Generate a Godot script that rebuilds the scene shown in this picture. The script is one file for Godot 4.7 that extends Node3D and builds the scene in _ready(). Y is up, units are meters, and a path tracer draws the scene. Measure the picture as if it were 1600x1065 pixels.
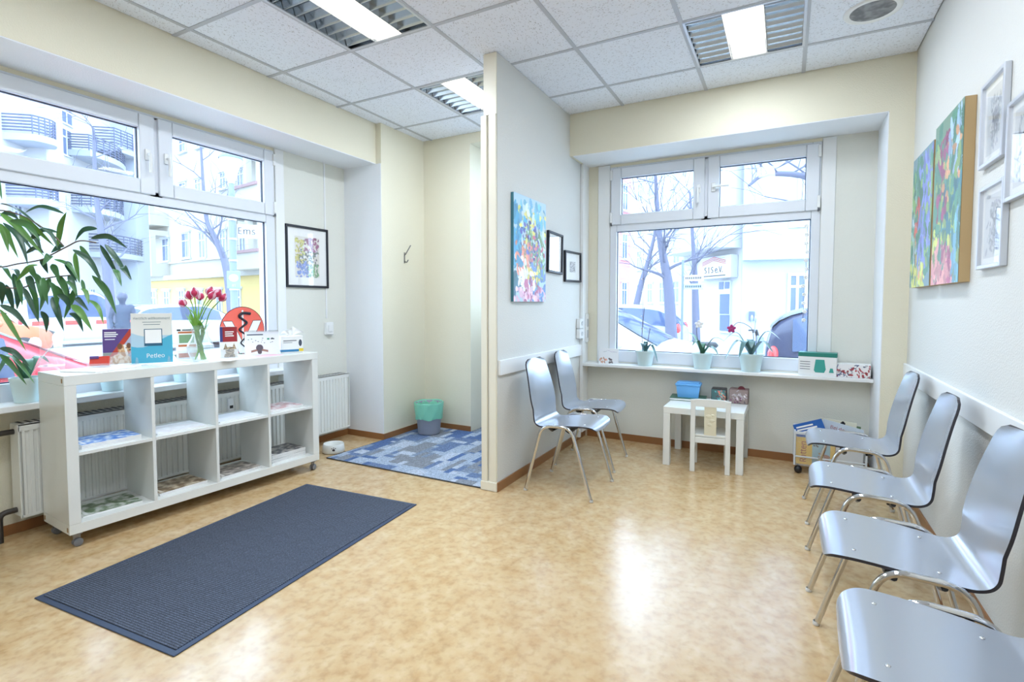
extends Node3D
# Waiting room of a veterinary practice: two shop windows on a street corner, shelf unit, mat, partition, chairs.

const EYE := Vector3(0, 1.22, 0)
const FOC := 806.0
var cam_basis := Basis.from_euler(Vector3(deg_to_rad(-2.667), deg_to_rad(27.98), 0))
var M := {}
var taken := {}
var rng := RandomNumberGenerator.new()

func _ready():
	# ---- camera
	var cam := Camera3D.new()
	cam.name = "camera"
	cam.projection = Camera3D.PROJECTION_FRUSTUM
	cam.near = 0.05
	cam.far = 400.0
	cam.size = 0.05 * 1065.0 / FOC
	cam.frustum_offset = Vector2(0, -0.05 * 21.0 / FOC)
	cam.basis = cam_basis
	cam.position = EYE
	add_child(cam)
	cam.current = true
	# ---- overcast sky and exposure
	var sky_mat := ProceduralSkyMaterial.new()
	sky_mat.sky_top_color = Color(0.775, 0.89, 1.0)
	sky_mat.sky_horizon_color = Color(0.785, 0.895, 1.0)
	sky_mat.ground_bottom_color = Color(0.55, 0.57, 0.6)
	sky_mat.ground_horizon_color = Color(0.6, 0.62, 0.65)
	sky_mat.sky_energy_multiplier = 1.0
	sky_mat.energy_multiplier = 6.8
	var sky := Sky.new()
	sky.sky_material = sky_mat
	var env := Environment.new()
	env.background_mode = Environment.BG_SKY
	env.sky = sky
	env.tonemap_mode = Environment.TONE_MAPPER_LINEAR
	env.tonemap_exposure = 1.27
	env.sdfgi_enabled = true
	env.ssao_enabled = true
	env.ssil_enabled = true
	var we := WorldEnvironment.new()
	we.name = "environment"
	we.environment = env
	add_child(we)
	rng.seed = 7
	make_materials()
	build_room()
	build_ceiling()
	build_windows()
	build_room_fittings()
	build_shelf_unit()
	build_floor_things()
	build_chairs()
	build_children_corner()
	build_pictures()
	build_shelf_top()
	build_sill_things()
	build_plant()
	build_street()

# ------------------------------------------------------------------ pixel to place
func ray(u: float, v: float) -> Vector3:
	return cam_basis * Vector3((u - 800.0) / FOC, -(v - 511.5) / FOC, -1.0)
func PY(u: float, v: float, y: float) -> Vector3:
	var d := ray(u, v)
	return EYE + d * ((y - EYE.y) / d.y)
func PX(u: float, v: float, x: float) -> Vector3:
	var d := ray(u, v)
	return EYE + d * (x / d.x)
func PZ(u: float, v: float, z: float) -> Vector3:
	var d := ray(u, v)
	return EYE + d * (z / d.z)
func PP(u: float, v: float, p: Vector3, nrm: Vector3) -> Vector3:
	var d := ray(u, v)
	return EYE + d * ((p - EYE).dot(nrm) / d.dot(nrm))
func PD(u: float, v: float, depth: float) -> Vector3:
	return EYE + ray(u, v) * depth

# ------------------------------------------------------------------ mesh builder
class MB:
	var v := PackedVector3Array()
	var n := PackedVector3Array()
	var t := PackedVector2Array()
	var xf := Transform3D()
	func tri(a: Vector3, b: Vector3, c: Vector3, na: Vector3, nb: Vector3, nc: Vector3, ua := Vector2.ZERO, ub := Vector2.ZERO, uc := Vector2.ZERO):
		a = xf * a; b = xf * b; c = xf * c
		na = (xf.basis * na).normalized(); nb = (xf.basis * nb).normalized(); nc = (xf.basis * nc).normalized()
		if (c - a).cross(b - a).dot(na + nb + nc) < 0.0:
			v.append_array(PackedVector3Array([a, c, b])); n.append_array(PackedVector3Array([na, nc, nb])); t.append_array(PackedVector2Array([ua, uc, ub]))
		else:
			v.append_array(PackedVector3Array([a, b, c])); n.append_array(PackedVector3Array([na, nb, nc])); t.append_array(PackedVector2Array([ua, ub, uc]))
	func quadn(a: Vector3, b: Vector3, c: Vector3, d: Vector3, na: Vector3, nb: Vector3, nc: Vector3, nd: Vector3, ua := Vector2(0, 1), ub := Vector2(1, 1), uc := Vector2(1, 0), ud := Vector2(0, 0)):
		tri(a, b, c, na, nb, nc, ua, ub, uc)
		tri(a, c, d, na, nc, nd, ua, uc, ud)
	# a lower-left, b lower-right, c upper-right, d upper-left as seen from the front (nrm)
	func quad(a: Vector3, b: Vector3, c: Vector3, d: Vector3, nrm := Vector3.ZERO):
		if nrm == Vector3.ZERO:
			nrm = (b - a).cross(d - a).normalized()
		quadn(a, b, c, d, nrm, nrm, nrm, nrm)
	func box(c: Vector3, s: Vector3, b := Basis()):
		var h := s * 0.5
		for k in 3:
			for sg in [-1.0, 1.0]:
				var nn := Vector3.ZERO
				nn[k] = sg
				var i := (k + 1) % 3
				var j := (k + 2) % 3
				var e := Vector3.ZERO
				var f := Vector3.ZERO
				e[i] = h[i]
				f[j] = h[j]
				var o := Vector3.ZERO
				o[k] = sg * h[k]
				quad(c + b * (o - e - f), c + b * (o + e - f), c + b * (o + e + f), c + b * (o - e + f), b * nn)
	func box2(lo: Vector3, hi: Vector3):
		box((lo + hi) * 0.5, (hi - lo).abs())
	func cbox(c: Vector3, s: Vector3, ch: float, b := Basis()):
		var h := s * 0.5
		ch = minf(ch, minf(h.x, minf(h.y, h.z)) * 0.98)
		for k in 3:
			var i := (k + 1) % 3
			var j := (k + 2) % 3
			for sg in [-1.0, 1.0]:
				var nn := Vector3.ZERO
				nn[k] = sg
				var e := Vector3.ZERO
				var f := Vector3.ZERO
				e[i] = h[i] - ch
				f[j] = h[j] - ch
				var o := nn * h[k]
				quad(c + b * (o - e - f), c + b * (o + e - f), c + b * (o + e + f), c + b * (o - e + f), b * nn)
			for si in [-1.0, 1.0]:
				for sj in [-1.0, 1.0]:
					var ax := Vector3.ZERO
					ax[k] = h[k] - ch
					var ni := Vector3.ZERO
					ni[i] = si
					var nj := Vector3.ZERO
					nj[j] = sj
					var p1 := ni * h[i] + nj * (h[j] - ch)
					var p2 := ni * (h[i] - ch) + nj * h[j]
					quadn(c + b * (p1 - ax), c + b * (p1 + ax), c + b * (p2 + ax), c + b * (p2 - ax), b * ni, b * ni, b * nj, b * nj)
		for sx in [-1.0, 1.0]:
			for sy in [-1.0, 1.0]:
				for sz in [-1.0, 1.0]:
					var q := Vector3(sx * (h.x - ch), sy * (h.y - ch), sz * (h.z - ch))
					tri(c + b * (q + Vector3(sx * ch, 0, 0)), c + b * (q + Vector3(0, sy * ch, 0)), c + b * (q + Vector3(0, 0, sz * ch)), b * Vector3(sx, 0, 0), b * Vector3(0, sy, 0), b * Vector3(0, 0, sz))
	func cbox2(lo: Vector3, hi: Vector3, ch: float):
		cbox((lo + hi) * 0.5, (hi - lo).abs(), ch)
	# round bar along points; r a number or an array of radii
	func tube(p: Array, r, sides := 8, caps := true):
		var m := p.size()
		var tn: Vector3 = (p[1] - p[0]).normalized()
		var up := Vector3.UP if absf(tn.y) < 0.9 else Vector3.RIGHT
		var a := tn.cross(up).normalized()
		var rings := []
		var norms := []
		for i in m:
			var d: Vector3
			if i == 0:
				d = p[1] - p[0]
			elif i == m - 1:
				d = p[i] - p[i - 1]
			else:
				d = (p[i + 1] - p[i]).normalized() + (p[i] - p[i - 1]).normalized()
			d = d.normalized()
			a = (a - d * a.dot(d)).normalized()
			var bb := d.cross(a)
			var rr: float = r[i] if r is Array else r
			var ring := []
			var nr := []
			for k in sides:
				var w := TAU * k / sides
				var q := a * cos(w) + bb * sin(w)
				nr.append(q)
				ring.append(p[i] + q * rr)
			rings.append(ring)
			norms.append(nr)
		for i in m - 1:
			for k in sides:
				var l := (k + 1) % sides
				quadn(rings[i][k], rings[i][l], rings[i + 1][l], rings[i + 1][k], norms[i][k], norms[i][l], norms[i + 1][l], norms[i + 1][k])
		if caps:
			var d0: Vector3 = (p[0] - p[1]).normalized()
			var d1: Vector3 = (p[m - 1] - p[m - 2]).normalized()
			for k in sides:
				var l := (k + 1) % sides
				tri(p[0], rings[0][k], rings[0][l], d0, d0, d0)
				tri(p[m - 1], rings[m - 1][k], rings[m - 1][l], d1, d1, d1)
	# profile of (radius, height) turned round the y axis at c; sharp corners where a point repeats
	func lathe(pr: Array, seg := 24, c := Vector3.ZERO, sq := Vector2.ONE):
		for i in pr.size() - 1:
			var p: Vector2 = pr[i]
			var q: Vector2 = pr[i + 1]
			if p.distance_to(q) < 1e-6:
				continue
			var np := side_normal(pr, i, i + 1, -1)
			var nq := side_normal(pr, i, i + 1, 1)
			for k in seg:
				var w := TAU * k / seg
				var x := TAU * (k + 1) / seg
				var dw := Vector3(cos(w) * sq.x, 0, sin(w) * sq.y)
				var dx := Vector3(cos(x) * sq.x, 0, sin(x) * sq.y)
				var u0 := float(k) / seg
				var u1 := float(k + 1) / seg
				var v0 := 1.0 - float(i) / (pr.size() - 1)
				var v1 := 1.0 - float(i + 1) / (pr.size() - 1)
				quadn(c + dw * p.x + Vector3.UP * p.y, c + dx * p.x + Vector3.UP * p.y, c + dx * q.x + Vector3.UP * q.y, c + dw * q.x + Vector3.UP * q.y,
					dw * np.x + Vector3.UP * np.y, dx * np.x + Vector3.UP * np.y, dx * nq.x + Vector3.UP * nq.y, dw * nq.x + Vector3.UP * nq.y,
					Vector2(u0, v0), Vector2(u1, v0), Vector2(u1, v1), Vector2(u0, v1))
	func side_normal(pr: Array, i: int, j: int, end: int) -> Vector2:
		var d: Vector2 = (pr[j] - pr[i]).normalized()
		var own := Vector2(d.y, -d.x)
		var other := own
		if end < 0 and i > 0 and pr[i].distance_to(pr[i - 1]) > 1e-6:
			var e: Vector2 = (pr[i] - pr[i - 1]).normalized()
			other = Vector2(e.y, -e.x)
		if end > 0 and j < pr.size() - 1 and pr[j].distance_to(pr[j + 1]) > 1e-6:
			var e: Vector2 = (pr[j + 1] - pr[j]).normalized()
			other = Vector2(e.y, -e.x)
		return (own + other).normalized() if own.dot(other) > 0.2 else own
	func ball(c: Vector3, r: Vector3, b := Basis(), rows := 8, seg := 12):
		for i in rows:
			for k in seg:
				var q := []
				for e in [[i, k], [i, k + 1], [i + 1, k + 1], [i + 1, k]]:
					var th: float = PI * e[0] / rows
					var ph: float = TAU * e[1] / seg
					q.append(Vector3(sin(th) * cos(ph), cos(th), sin(th) * sin(ph)))
				quadn(c + b * (q[0] * r), c + b * (q[1] * r), c + b * (q[2] * r), c + b * (q[3] * r), b * (q[0] / r), b * (q[1] / r), b * (q[2] / r), b * (q[3] / r))
	# flat outline (x, y) given thickness along z, centred
	func prism(poly: PackedVector2Array, depth: float, at := Transform3D()):
		var idx := Geometry2D.triangulate_polygon(poly)
		var lo := poly[0]
		var hi := poly[0]
		for p in poly:
			lo = lo.min(p)
			hi = hi.max(p)
		var sz := (hi - lo).max(Vector2(1e-6, 1e-6))
		for s in [-1.0, 1.0]:
			for k in range(0, idx.size(), 3):
				var q := []
				var uq := []
				for e in 3:
					var p := poly[idx[k + e]]
					q.append(at * Vector3(p.x, p.y, s * depth * 0.5))
					uq.append(Vector2((p.x - lo.x) / sz.x, 1.0 - (p.y - lo.y) / sz.y))
				var nn: Vector3 = at.basis * Vector3(0, 0, s)
				tri(q[0], q[1], q[2], nn, nn, nn, uq[0], uq[1], uq[2])
		var area := 0.0
		for k in poly.size():
			area += poly[k].cross(poly[(k + 1) % poly.size()])
		for k in poly.size():
			var p := poly[k]
			var q := poly[(k + 1) % poly.size()]
			var d := (q - p).normalized() * signf(area)
			var nn: Vector3 = at.basis * Vector3(d.y, -d.x, 0)
			quadn(at * Vector3(p.x, p.y, -depth * 0.5), at * Vector3(q.x, q.y, -depth * 0.5), at * Vector3(q.x, q.y, depth * 0.5), at * Vector3(p.x, p.y, depth * 0.5), nn, nn, nn, nn)
	# a curved sheet through rows of points; thick 0 gives one skin; rim collects the cut edge
	func sheet(rows: Array, thick := 0.0, rim: MB = null):
		var nu := rows.size()
		var nv: int = rows[0].size()
		var nm := []
		for i in nu:
			var line := []
			for j in nv:
				var du: Vector3 = rows[mini(i + 1, nu - 1)][j] - rows[maxi(i - 1, 0)][j]
				var dv: Vector3 = rows[i][mini(j + 1, nv - 1)] - rows[i][maxi(j - 1, 0)]
				var c := du.cross(dv)
				line.append(c.normalized() if c.length() > 1e-12 else Vector3.UP)
			nm.append(line)
		var sides := [0.5, -0.5] if thick > 0.0 else [0.0]
		for sd in sides:
			var o: float = sd * thick
			var f := 1.0 if sd >= 0.0 else -1.0
			for i in nu - 1:
				for j in nv - 1:
					quadn(rows[i][j] + nm[i][j] * o, rows[i + 1][j] + nm[i + 1][j] * o, rows[i + 1][j + 1] + nm[i + 1][j + 1] * o, rows[i][j + 1] + nm[i][j + 1] * o,
						nm[i][j] * f, nm[i + 1][j] * f, nm[i + 1][j + 1] * f, nm[i][j + 1] * f,
						Vector2(float(j) / (nv - 1), float(i) / (nu - 1)), Vector2(float(j) / (nv - 1), float(i + 1) / (nu - 1)), Vector2(float(j + 1) / (nv - 1), float(i + 1) / (nu - 1)), Vector2(float(j + 1) / (nv - 1), float(i) / (nu - 1)))
		if thick > 0.0:
			var e: MB = rim if rim else self
			var loop := []
			for i in nu:
				loop.append([i, 0])
			for j in range(1, nv):
				loop.append([nu - 1, j])
			for i in range(nu - 2, -1, -1):
				loop.append([i, nv - 1])
			for j in range(nv - 2, 0, -1):
				loop.append([0, j])
			for k in loop.size():
				var a: Array = loop[k]
				var b: Array = loop[(k + 1) % loop.size()]
				var pa: Vector3 = rows[a[0]][a[1]]
				var pb: Vector3 = rows[b[0]][b[1]]
				var na: Vector3 = nm[a[0]][a[1]]
				var nb: Vector3 = nm[b[0]][b[1]]
				if pa.distance_to(pb) < 1e-7:
					continue
				var mid: Vector3 = rows[nu / 2][nv / 2]
				var nn := (pb - pa).cross(na).normalized()
				if nn.dot((pa + pb) * 0.5 - mid) < 0.0:
					nn = -nn
				e.quadn(pa - na * thick * 0.5, pb - nb * thick * 0.5, pb + nb * thick * 0.5, pa + na * thick * 0.5, nn, nn, nn, nn)
	func text(s: String, size: float, at: Transform3D, depth := 0.002, serif := false, italic := false):
		var m := TextMesh.new()
		var f := SystemFont.new()
		f.font_names = PackedStringArray(["Droid Serif" if serif else "Droid Sans"])
		f.font_italic = italic
		m.font = f
		m.text = s
		m.font_size = 32
		m.pixel_size = size / 32.0
		m.depth = depth
		m.curve_step = 2.0
		for k in m.get_surface_count():
			var arr := m.surface_get_arrays(k)
			var vs: PackedVector3Array = arr[Mesh.ARRAY_VERTEX]
			var ns: PackedVector3Array = arr[Mesh.ARRAY_NORMAL]
			var ix: PackedInt32Array = arr[Mesh.ARRAY_INDEX] if arr[Mesh.ARRAY_INDEX] != null else PackedInt32Array(range(vs.size()))
			for q in range(0, ix.size(), 3):
				tri(at * vs[ix[q]], at * vs[ix[q + 1]], at * vs[ix[q + 2]], at.basis * ns[ix[q]], at.basis * ns[ix[q + 1]], at.basis * ns[ix[q + 2]])
	func mesh() -> ArrayMesh:
		var arr := []
		arr.resize(Mesh.ARRAY_MAX)
		arr[Mesh.ARRAY_VERTEX] = v
		arr[Mesh.ARRAY_NORMAL] = n
		arr[Mesh.ARRAY_TEX_UV] = t
		var m := ArrayMesh.new()
		m.add_surface_from_arrays(Mesh.PRIMITIVE_TRIANGLES, arr)
		return m

func spline(pts: Array, per := 6) -> Array:
	var out := []
	for i in pts.size() - 1:
		var a: Vector3 = pts[maxi(i - 1, 0)]
		var b: Vector3 = pts[i]
		var c: Vector3 = pts[i + 1]
		var d: Vector3 = pts[mini(i + 2, pts.size() - 1)]
		for k in per:
			out.append(b.cubic_interpolate(c, a, d, float(k) / per))
	out.append(pts[-1])
	return out

func fillet(pts: Array, r: float, n := 5) -> Array:
	var out := [pts[0]]
	for i in range(1, pts.size() - 1):
		var a: Vector3 = (pts[i - 1] - pts[i])
		var b: Vector3 = (pts[i + 1] - pts[i])
		var l := minf(r, minf(a.length(), b.length()) * 0.49)
		var p0: Vector3 = pts[i] + a.normalized() * l
		var p1: Vector3 = pts[i] + b.normalized() * l
		for k in n + 1:
			var w := float(k) / n
			out.append(p0.lerp(pts[i], w).lerp(pts[i].lerp(p1, w), w))
	out.append(pts[-1])
	return out

# ------------------------------------------------------------------ nodes
func numbered(called: String) -> String:
	if not taken.has(called):
		taken[called] = 0
		return called
	taken[called] += 1
	return "%s_%03d" % [called, taken[called]]
func thing(called: String, label: String, category: String, at := Vector3.ZERO, turn := 0.0, group := "") -> Node3D:
	var o := Node3D.new()
	o.name = numbered(called)
	o.position = at
	o.rotation.y = turn
	tag(o, label, category, group)
	add_child(o)
	return o
func tag(o: Node3D, label: String, category: String, group := "", kind := ""):
	o.set_meta("label", label)
	o.set_meta("category", category)
	if group:
		o.set_meta("group", group)
	if kind:
		o.set_meta("kind", kind)
func part(called: String, b: MB, m: Material, parent: Node3D) -> MeshInstance3D:
	return inst(called, b.mesh(), m, parent)
func inst(called: String, mesh: Mesh, m: Material, parent: Node3D, at := Transform3D()) -> MeshInstance3D:
	var o := MeshInstance3D.new()
	o.name = called
	o.mesh = mesh
	o.material_override = m
	o.transform = at
	parent.add_child(o, true)
	return o
func single(called: String, b: MB, m: Material, label: String, category: String, at := Vector3.ZERO, turn := 0.0, group := "") -> MeshInstance3D:
	var o := part(numbered(called), b, m, self)
	o.position = at
	o.rotation.y = turn
	tag(o, label, category, group)
	return o
func setting(called: String, b: MB, m: Material, label: String, category: String) -> MeshInstance3D:
	var o := part(numbered(called), b, m, self)
	tag(o, label, category, "", "structure")
	return o
func copy_of(o: Node3D, at: Vector3, turn: float, label := "") -> Node3D:
	var c: Node3D = o.duplicate()
	c.name = numbered(o.name)
	c.position = at
	c.rotation.y = turn
	if label:
		c.set_meta("label", label)
	add_child(c)
	return c

# ------------------------------------------------------------------ materials
func mat(key: String, c: Color, rough := 0.6, metal := 0.0, spec := 0.5) -> StandardMaterial3D:
	if M.has(key):
		return M[key]
	var m := StandardMaterial3D.new()
	m.resource_name = key
	m.albedo_color = c
	m.roughness = rough
	m.metallic = metal
	m.metallic_specular = spec
	M[key] = m
	return m
func rgb8(r: int, g: int, b: int) -> Color:
	return Color(r / 255.0, g / 255.0, b / 255.0)
func noise_tex(size: int, freq: float, octaves: int, stops: Array, seed_ := 1, kind := FastNoiseLite.TYPE_SIMPLEX_SMOOTH) -> NoiseTexture2D:
	var f := FastNoiseLite.new()
	f.seed = seed_
	f.noise_type = kind
	f.frequency = freq
	f.fractal_octaves = octaves
	var t := NoiseTexture2D.new()
	t.width = size
	t.height = size
	t.seamless = true
	t.noise = f
	if stops.size():
		var g := Gradient.new()
		g.offsets = PackedFloat32Array(stops.map(func(s): return s[0]))
		g.colors = PackedColorArray(stops.map(func(s): return s[1]))
		t.color_ramp = g
	return t
func tri_scale(m: StandardMaterial3D, s: float, world := true):
	m.uv1_triplanar = true
	m.uv1_world_triplanar = world
	m.uv1_scale = Vector3(s, s, s)
func clear_glass(key: String, alpha := 0.06, tint := Color(1, 1, 1)) -> StandardMaterial3D:
	if M.has(key):
		return M[key]
	var m := mat(key, Color(tint.r, tint.g, tint.b, alpha), 0.02, 0.0, 0.5)
	m.transparency = BaseMaterial3D.TRANSPARENCY_ALPHA
	return m
func printed(key: String, im: Image, rough := 0.5) -> StandardMaterial3D:
	if M.has(key):
		return M[key]
	var m := mat(key, Color.WHITE, rough)
	m.albedo_texture = ImageTexture.create_from_image(im)
	m.texture_repeat = false
	return m

func make_materials():
	var plaster := noise_tex(256, 0.09, 3, [], 5)
	for d in [["cream", rgb8(231, 226, 205)], ["offwhite", rgb8(216, 216, 211)]]:
		var m := mat(d[0], d[1], 0.75)
		m.heightmap_enabled = true
		m.heightmap_texture = plaster
		m.heightmap_scale = 0.12
		tri_scale(m, 4.0)
	var lino := mat("linoleum", rgb8(255, 255, 255), 0.19, 0.0, 0.7)
	lino.albedo_texture = noise_tex(1024, 0.012, 6, [[0.1, rgb8(197, 162, 114)], [0.4, rgb8(206, 175, 130)], [0.6, rgb8(209, 180, 136)], [0.9, rgb8(216, 190, 150)]], 3)
	lino.detail_enabled = true
	lino.detail_blend_mode = BaseMaterial3D.BLEND_MODE_MUL
	lino.detail_albedo = noise_tex(512, 0.06, 4, [[0.1, Color(0.93, 0.91, 0.88)], [0.5, Color(1, 1, 1)]], 11)
	lino.normal_enabled = true
	var wav := noise_tex(512, 0.012, 3, [], 21)
	wav.as_normal_map = true
	wav.bump_strength = 1.1
	lino.normal_texture = wav
	lino.normal_scale = 0.25
	tri_scale(lino, 0.75)
	lino.uv2_triplanar = true
	lino.uv2_world_triplanar = true
	lino.uv2_scale = Vector3(2.1, 2.1, 2.1)
	for d in [["niche_white", rgb8(236, 239, 242)], ["niche_wall", rgb8(226, 227, 218)]]:
		var m := mat(d[0], d[1], 0.75)
		m.heightmap_enabled = true
		m.heightmap_texture = plaster
		m.heightmap_scale = 0.12
		tri_scale(m, 4.0)
	mat("skirting", rgb8(150, 103, 62), 0.35)
	mat("white_gloss", rgb8(232, 234, 230), 0.25)
	mat("white_paint", rgb8(236, 238, 238), 0.35)
	mat("white_pvc", rgb8(226, 231, 238), 0.3)
	mat("white_plastic", rgb8(238, 240, 240), 0.4)
	mat("grid_bar", rgb8(186, 190, 198), 0.45)
	mat("gasket", rgb8(38, 48, 72), 0.5)
	mat("chrome", rgb8(214, 214, 214), 0.12, 1.0)
	mat("steel", rgb8(150, 150, 150), 0.35, 1.0)
	mat("louver", rgb8(176, 182, 188), 0.22, 1.0)
	mat("louver_blade", rgb8(205, 210, 216), 0.16, 1.0)
	mat("black_plastic", rgb8(26, 26, 30), 0.45)
	mat("dark_rubber", rgb8(44, 46, 50), 0.7)
	mat("grey_wheel", rgb8(120, 122, 126), 0.5)
	mat("seat_lacquer", rgb8(180, 186, 196), 0.22, 0.45, 0.5)
	mat("plywood_edge", rgb8(46, 44, 50), 0.5)
	mat("paper", rgb8(244, 244, 242), 0.7)
	mat("wood_frame", rgb8(184, 156, 112), 0.6)
	mat("silver_frame", rgb8(206, 210, 218), 0.35, 0.5)
	mat("black_frame", rgb8(22, 24, 36), 0.4)
	mat("pot_white", rgb8(214, 236, 238), 0.3)
	mat("soil", rgb8(70, 56, 44), 0.9)
	var tube := mat("lamp_glow", rgb8(255, 250, 235), 0.5)
	tube.emission_enabled = true
	tube.emission = rgb8(255, 249, 236)
	tube.emission_energy_multiplier = 1.5
	clear_glass("pane", 0.04).metallic_specular = 0.22
	clear_glass("acrylic", 0.12, rgb8(235, 242, 250))
	clear_glass("picture_glass", 0.03)
	# ceiling tiles: white mineral fibre with short fissures
	for k in 3:
		var im := Image.create(320, 320, false, Image.FORMAT_RGB8)
		im.fill(rgb8(236, 241, 250))
		for i in 1300:
			var a := rng.randf_range(-0.5, 0.5) + (PI / 2 if k == 1 else 0.0)
			var l := rng.randi_range(1, 5)
			var x := rng.randf() * 320
			var y := rng.randf() * 320
			var g := rng.randf_range(0.5, 0.8)
			for s in l:
				im.set_pixel(posmod(int(x + cos(a) * s), 320), posmod(int(y + sin(a) * s), 320), Color(g, g, g * 1.02))
		printed("ceiling_tile_%d" % k, im, 0.85)

func build_room():
	var b := MB.new()
	b.box2(Vector3(-3.9, -0.3, -4.75), Vector3(0.95, 0.0, 3.2))
	setting("floor", b, M.linoleum, "glossy tan marbled linoleum floor of the waiting room", "floor")
	b = MB.new()
	b.box2(Vector3(-3.9, 2.45, -3.5), Vector3(-3.215, 3.0, -0.28))
	b.box2(Vector3(-3.9, 0, -4.1), Vector3(-3.155, 3.0, -3.5))
	b.box2(Vector3(-3.9, -0.3, -2.763), Vector3(-3.6, 0.70, -1.02))
	b.box2(Vector3(-3.9, 2.42, -2.763), Vector3(-3.6, 2.45, -1.02))
	b.box2(Vector3(-3.8, 0, -3.5), Vector3(-3.6, 2.45, -2.763))
	b.box2(Vector3(-3.9, 0, -1.02), Vector3(-3.6, 2.45, -0.28))
	b.box2(Vector3(-3.9, 0, -0.28), Vector3(-3.215, 3.0, 3.2))
	var wl := setting("wall_left", b, M.cream, "cream plaster wall with the deep niche of the wide shop window", "wall")
	b = MB.new()
	b.box2(Vector3(-3.6, 2.444, -3.5), Vector3(-3.217, 2.45, -0.28))
	b.box2(Vector3(-3.6, 0.0, -3.5), Vector3(-3.157, 2.444, -3.495))
	part("niche_lining", b, M.niche_white, wl)
	b = MB.new()
	b.box2(Vector3(-3.6, 0.0, -3.495), Vector3(-3.597, 2.444, -2.765))
	part("niche_wall", b, M.niche_wall, wl)
	b = MB.new()
	b.box2(Vector3(-1.63, 2.45, -4.75), Vector3(0.556, 3.0, -4.1))
	b.box2(Vector3(0.556, 0, -4.75), Vector3(0.95, 3.0, -4.1))
	b.box2(Vector3(-1.40, -0.3, -4.75), Vector3(0.21, 0.70, -4.5))
	b.box2(Vector3(-1.40, 2.42, -4.75), Vector3(0.21, 2.45, -4.5))
	b.box2(Vector3(-1.63, 0, -4.75), Vector3(-1.40, 2.45, -4.5))
	b.box2(Vector3(0.21, 0, -4.75), Vector3(0.556, 2.45, -4.5))
	b.box2(Vector3(-3.9, 0, -4.75), Vector3(-2.62, 3.0, -4.1))
	b.box2(Vector3(-2.62, 2.70, -4.75), Vector3(-1.63, 3.0, -4.1))
	var wb := setting("wall_back", b, M.cream, "cream plaster wall with the window niche and the entrance recess", "wall")
	b = MB.new()
	b.box2(Vector3(-1.6, 2.444, -4.5), Vector3(0.554, 2.45, -4.102))
	b.box2(Vector3(0.551, 0.0, -4.5), Vector3(0.556, 2.444, -4.102))
	part("niche_lining", b, M.niche_white, wb)
	b = MB.new()
	b.box2(Vector3(0.21, 0.0, -4.5), Vector3(0.551, 2.444, -4.497))
	b.box2(Vector3(-1.6, 0.0, -4.5), Vector3(0.21, 0.7, -4.497))
	part("niche_wall", b, M.niche_wall, wb)
	b = MB.new()
	b.box2(Vector3(0.69, 0, -4.1), Vector3(0.95, 3.0, 3.2))
	setting("wall_right", b, M.offwhite, "off-white plaster wall behind the row of four chairs", "wall")
	b = MB.new()
	b.box2(Vector3(-3.215, 0, 3.0), Vector3(0.69, 3.0, 3.2))
	setting("wall_front", b, M.offwhite, "off-white wall at the reception end of the room", "wall")
	b = MB.new()
	b.box2(Vector3(-1.725, 0, -4.5), Vector3(-1.63, 2.789, -2.87))
	setting("wall_partition", b, M.offwhite, "off-white partition wall between the entrance and the waiting corner", "wall")
	# door casing on the head of the partition
	b = MB.new()
	b.cbox2(Vector3(-1.745, 0.045, -2.875), Vector3(-1.70, 2.41, -2.855), 0.004)
	b.cbox2(Vector3(-1.69, 0.045, -2.875), Vector3(-1.634, 2.41, -2.858), 0.004)
	b.cbox2(Vector3(-1.745, 0.045, -2.95), Vector3(-1.725, 2.41, -2.87), 0.004)
	b.box2(Vector3(-1.725, 2.41, -2.87), Vector3(-1.632, 2.789, -2.862))
	b.cbox2(Vector3(-1.75, 0.0, -2.93), Vector3(-1.628, 0.06, -2.85), 0.004)
	setting("trim_1", b, mat("casing", rgb8(236, 231, 214), 0.4), "cream painted door casing on the end of the partition", "trim")
	for d in [[Vector3(-1.63, 0.755, -4.37), Vector3(-1.612, 0.855, -2.875), "white chair rail board along the partition wall"], [Vector3(0.672, 0.735, -4.1), Vector3(0.69, 0.838, 2.9), "white chair rail board behind the row of four chairs"]]:
		b = MB.new()
		b.cbox2(d[0], d[1], 0.004)
		setting("trim_2", b, M.white_paint, d[2], "trim")
	b = MB.new()
	b.cbox2(Vector3(-1.63, 0.06, -4.5), Vector3(-1.60, 2.45, -4.36), 0.004)
	setting("trim_3", b, M.white_paint, "white boxed-in pipe beside the window niche", "trim")
	# skirtings
	var sk := [["baseboard_left", [[Vector3(-3.6, 0, -3.5), Vector3(-3.592, 0.055, -0.28)], [Vector3(-3.6, 0, -3.5), Vector3(-3.155, 0.055, -3.492)], [Vector3(-3.155, 0, -4.1), Vector3(-3.147, 0.055, -3.492)]]],
		["baseboard_back", [[Vector3(-3.155, 0, -4.1), Vector3(-2.62, 0.055, -4.092)], [Vector3(-1.6, 0, -4.5), Vector3(0.556, 0.06, -4.492)], [Vector3(0.548, 0, -4.5), Vector3(0.556, 0.06, -4.1)], [Vector3(0.548, 0, -4.1), Vector3(0.69, 0.06, -4.092)]]],
		["baseboard_partition", [[Vector3(-1.63, 0, -4.5), Vector3(-1.621, 0.06, -2.86)]]],
		["baseboard_right", [[Vector3(0.682, 0, -4.1), Vector3(0.69, 0.06, 3.0)]]]]
	var said := ["brown linoleum skirting of the shop window niche", "brown linoleum skirting under the small window", "brown linoleum skirting of the partition", "brown linoleum skirting under the chair rail"]
	for i in sk.size():
		b = MB.new()
		for e in sk[i][1]:
			b.box2(e[0], e[1])
		setting(sk[i][0], b, M.skirting, said[i], "skirting")
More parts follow.
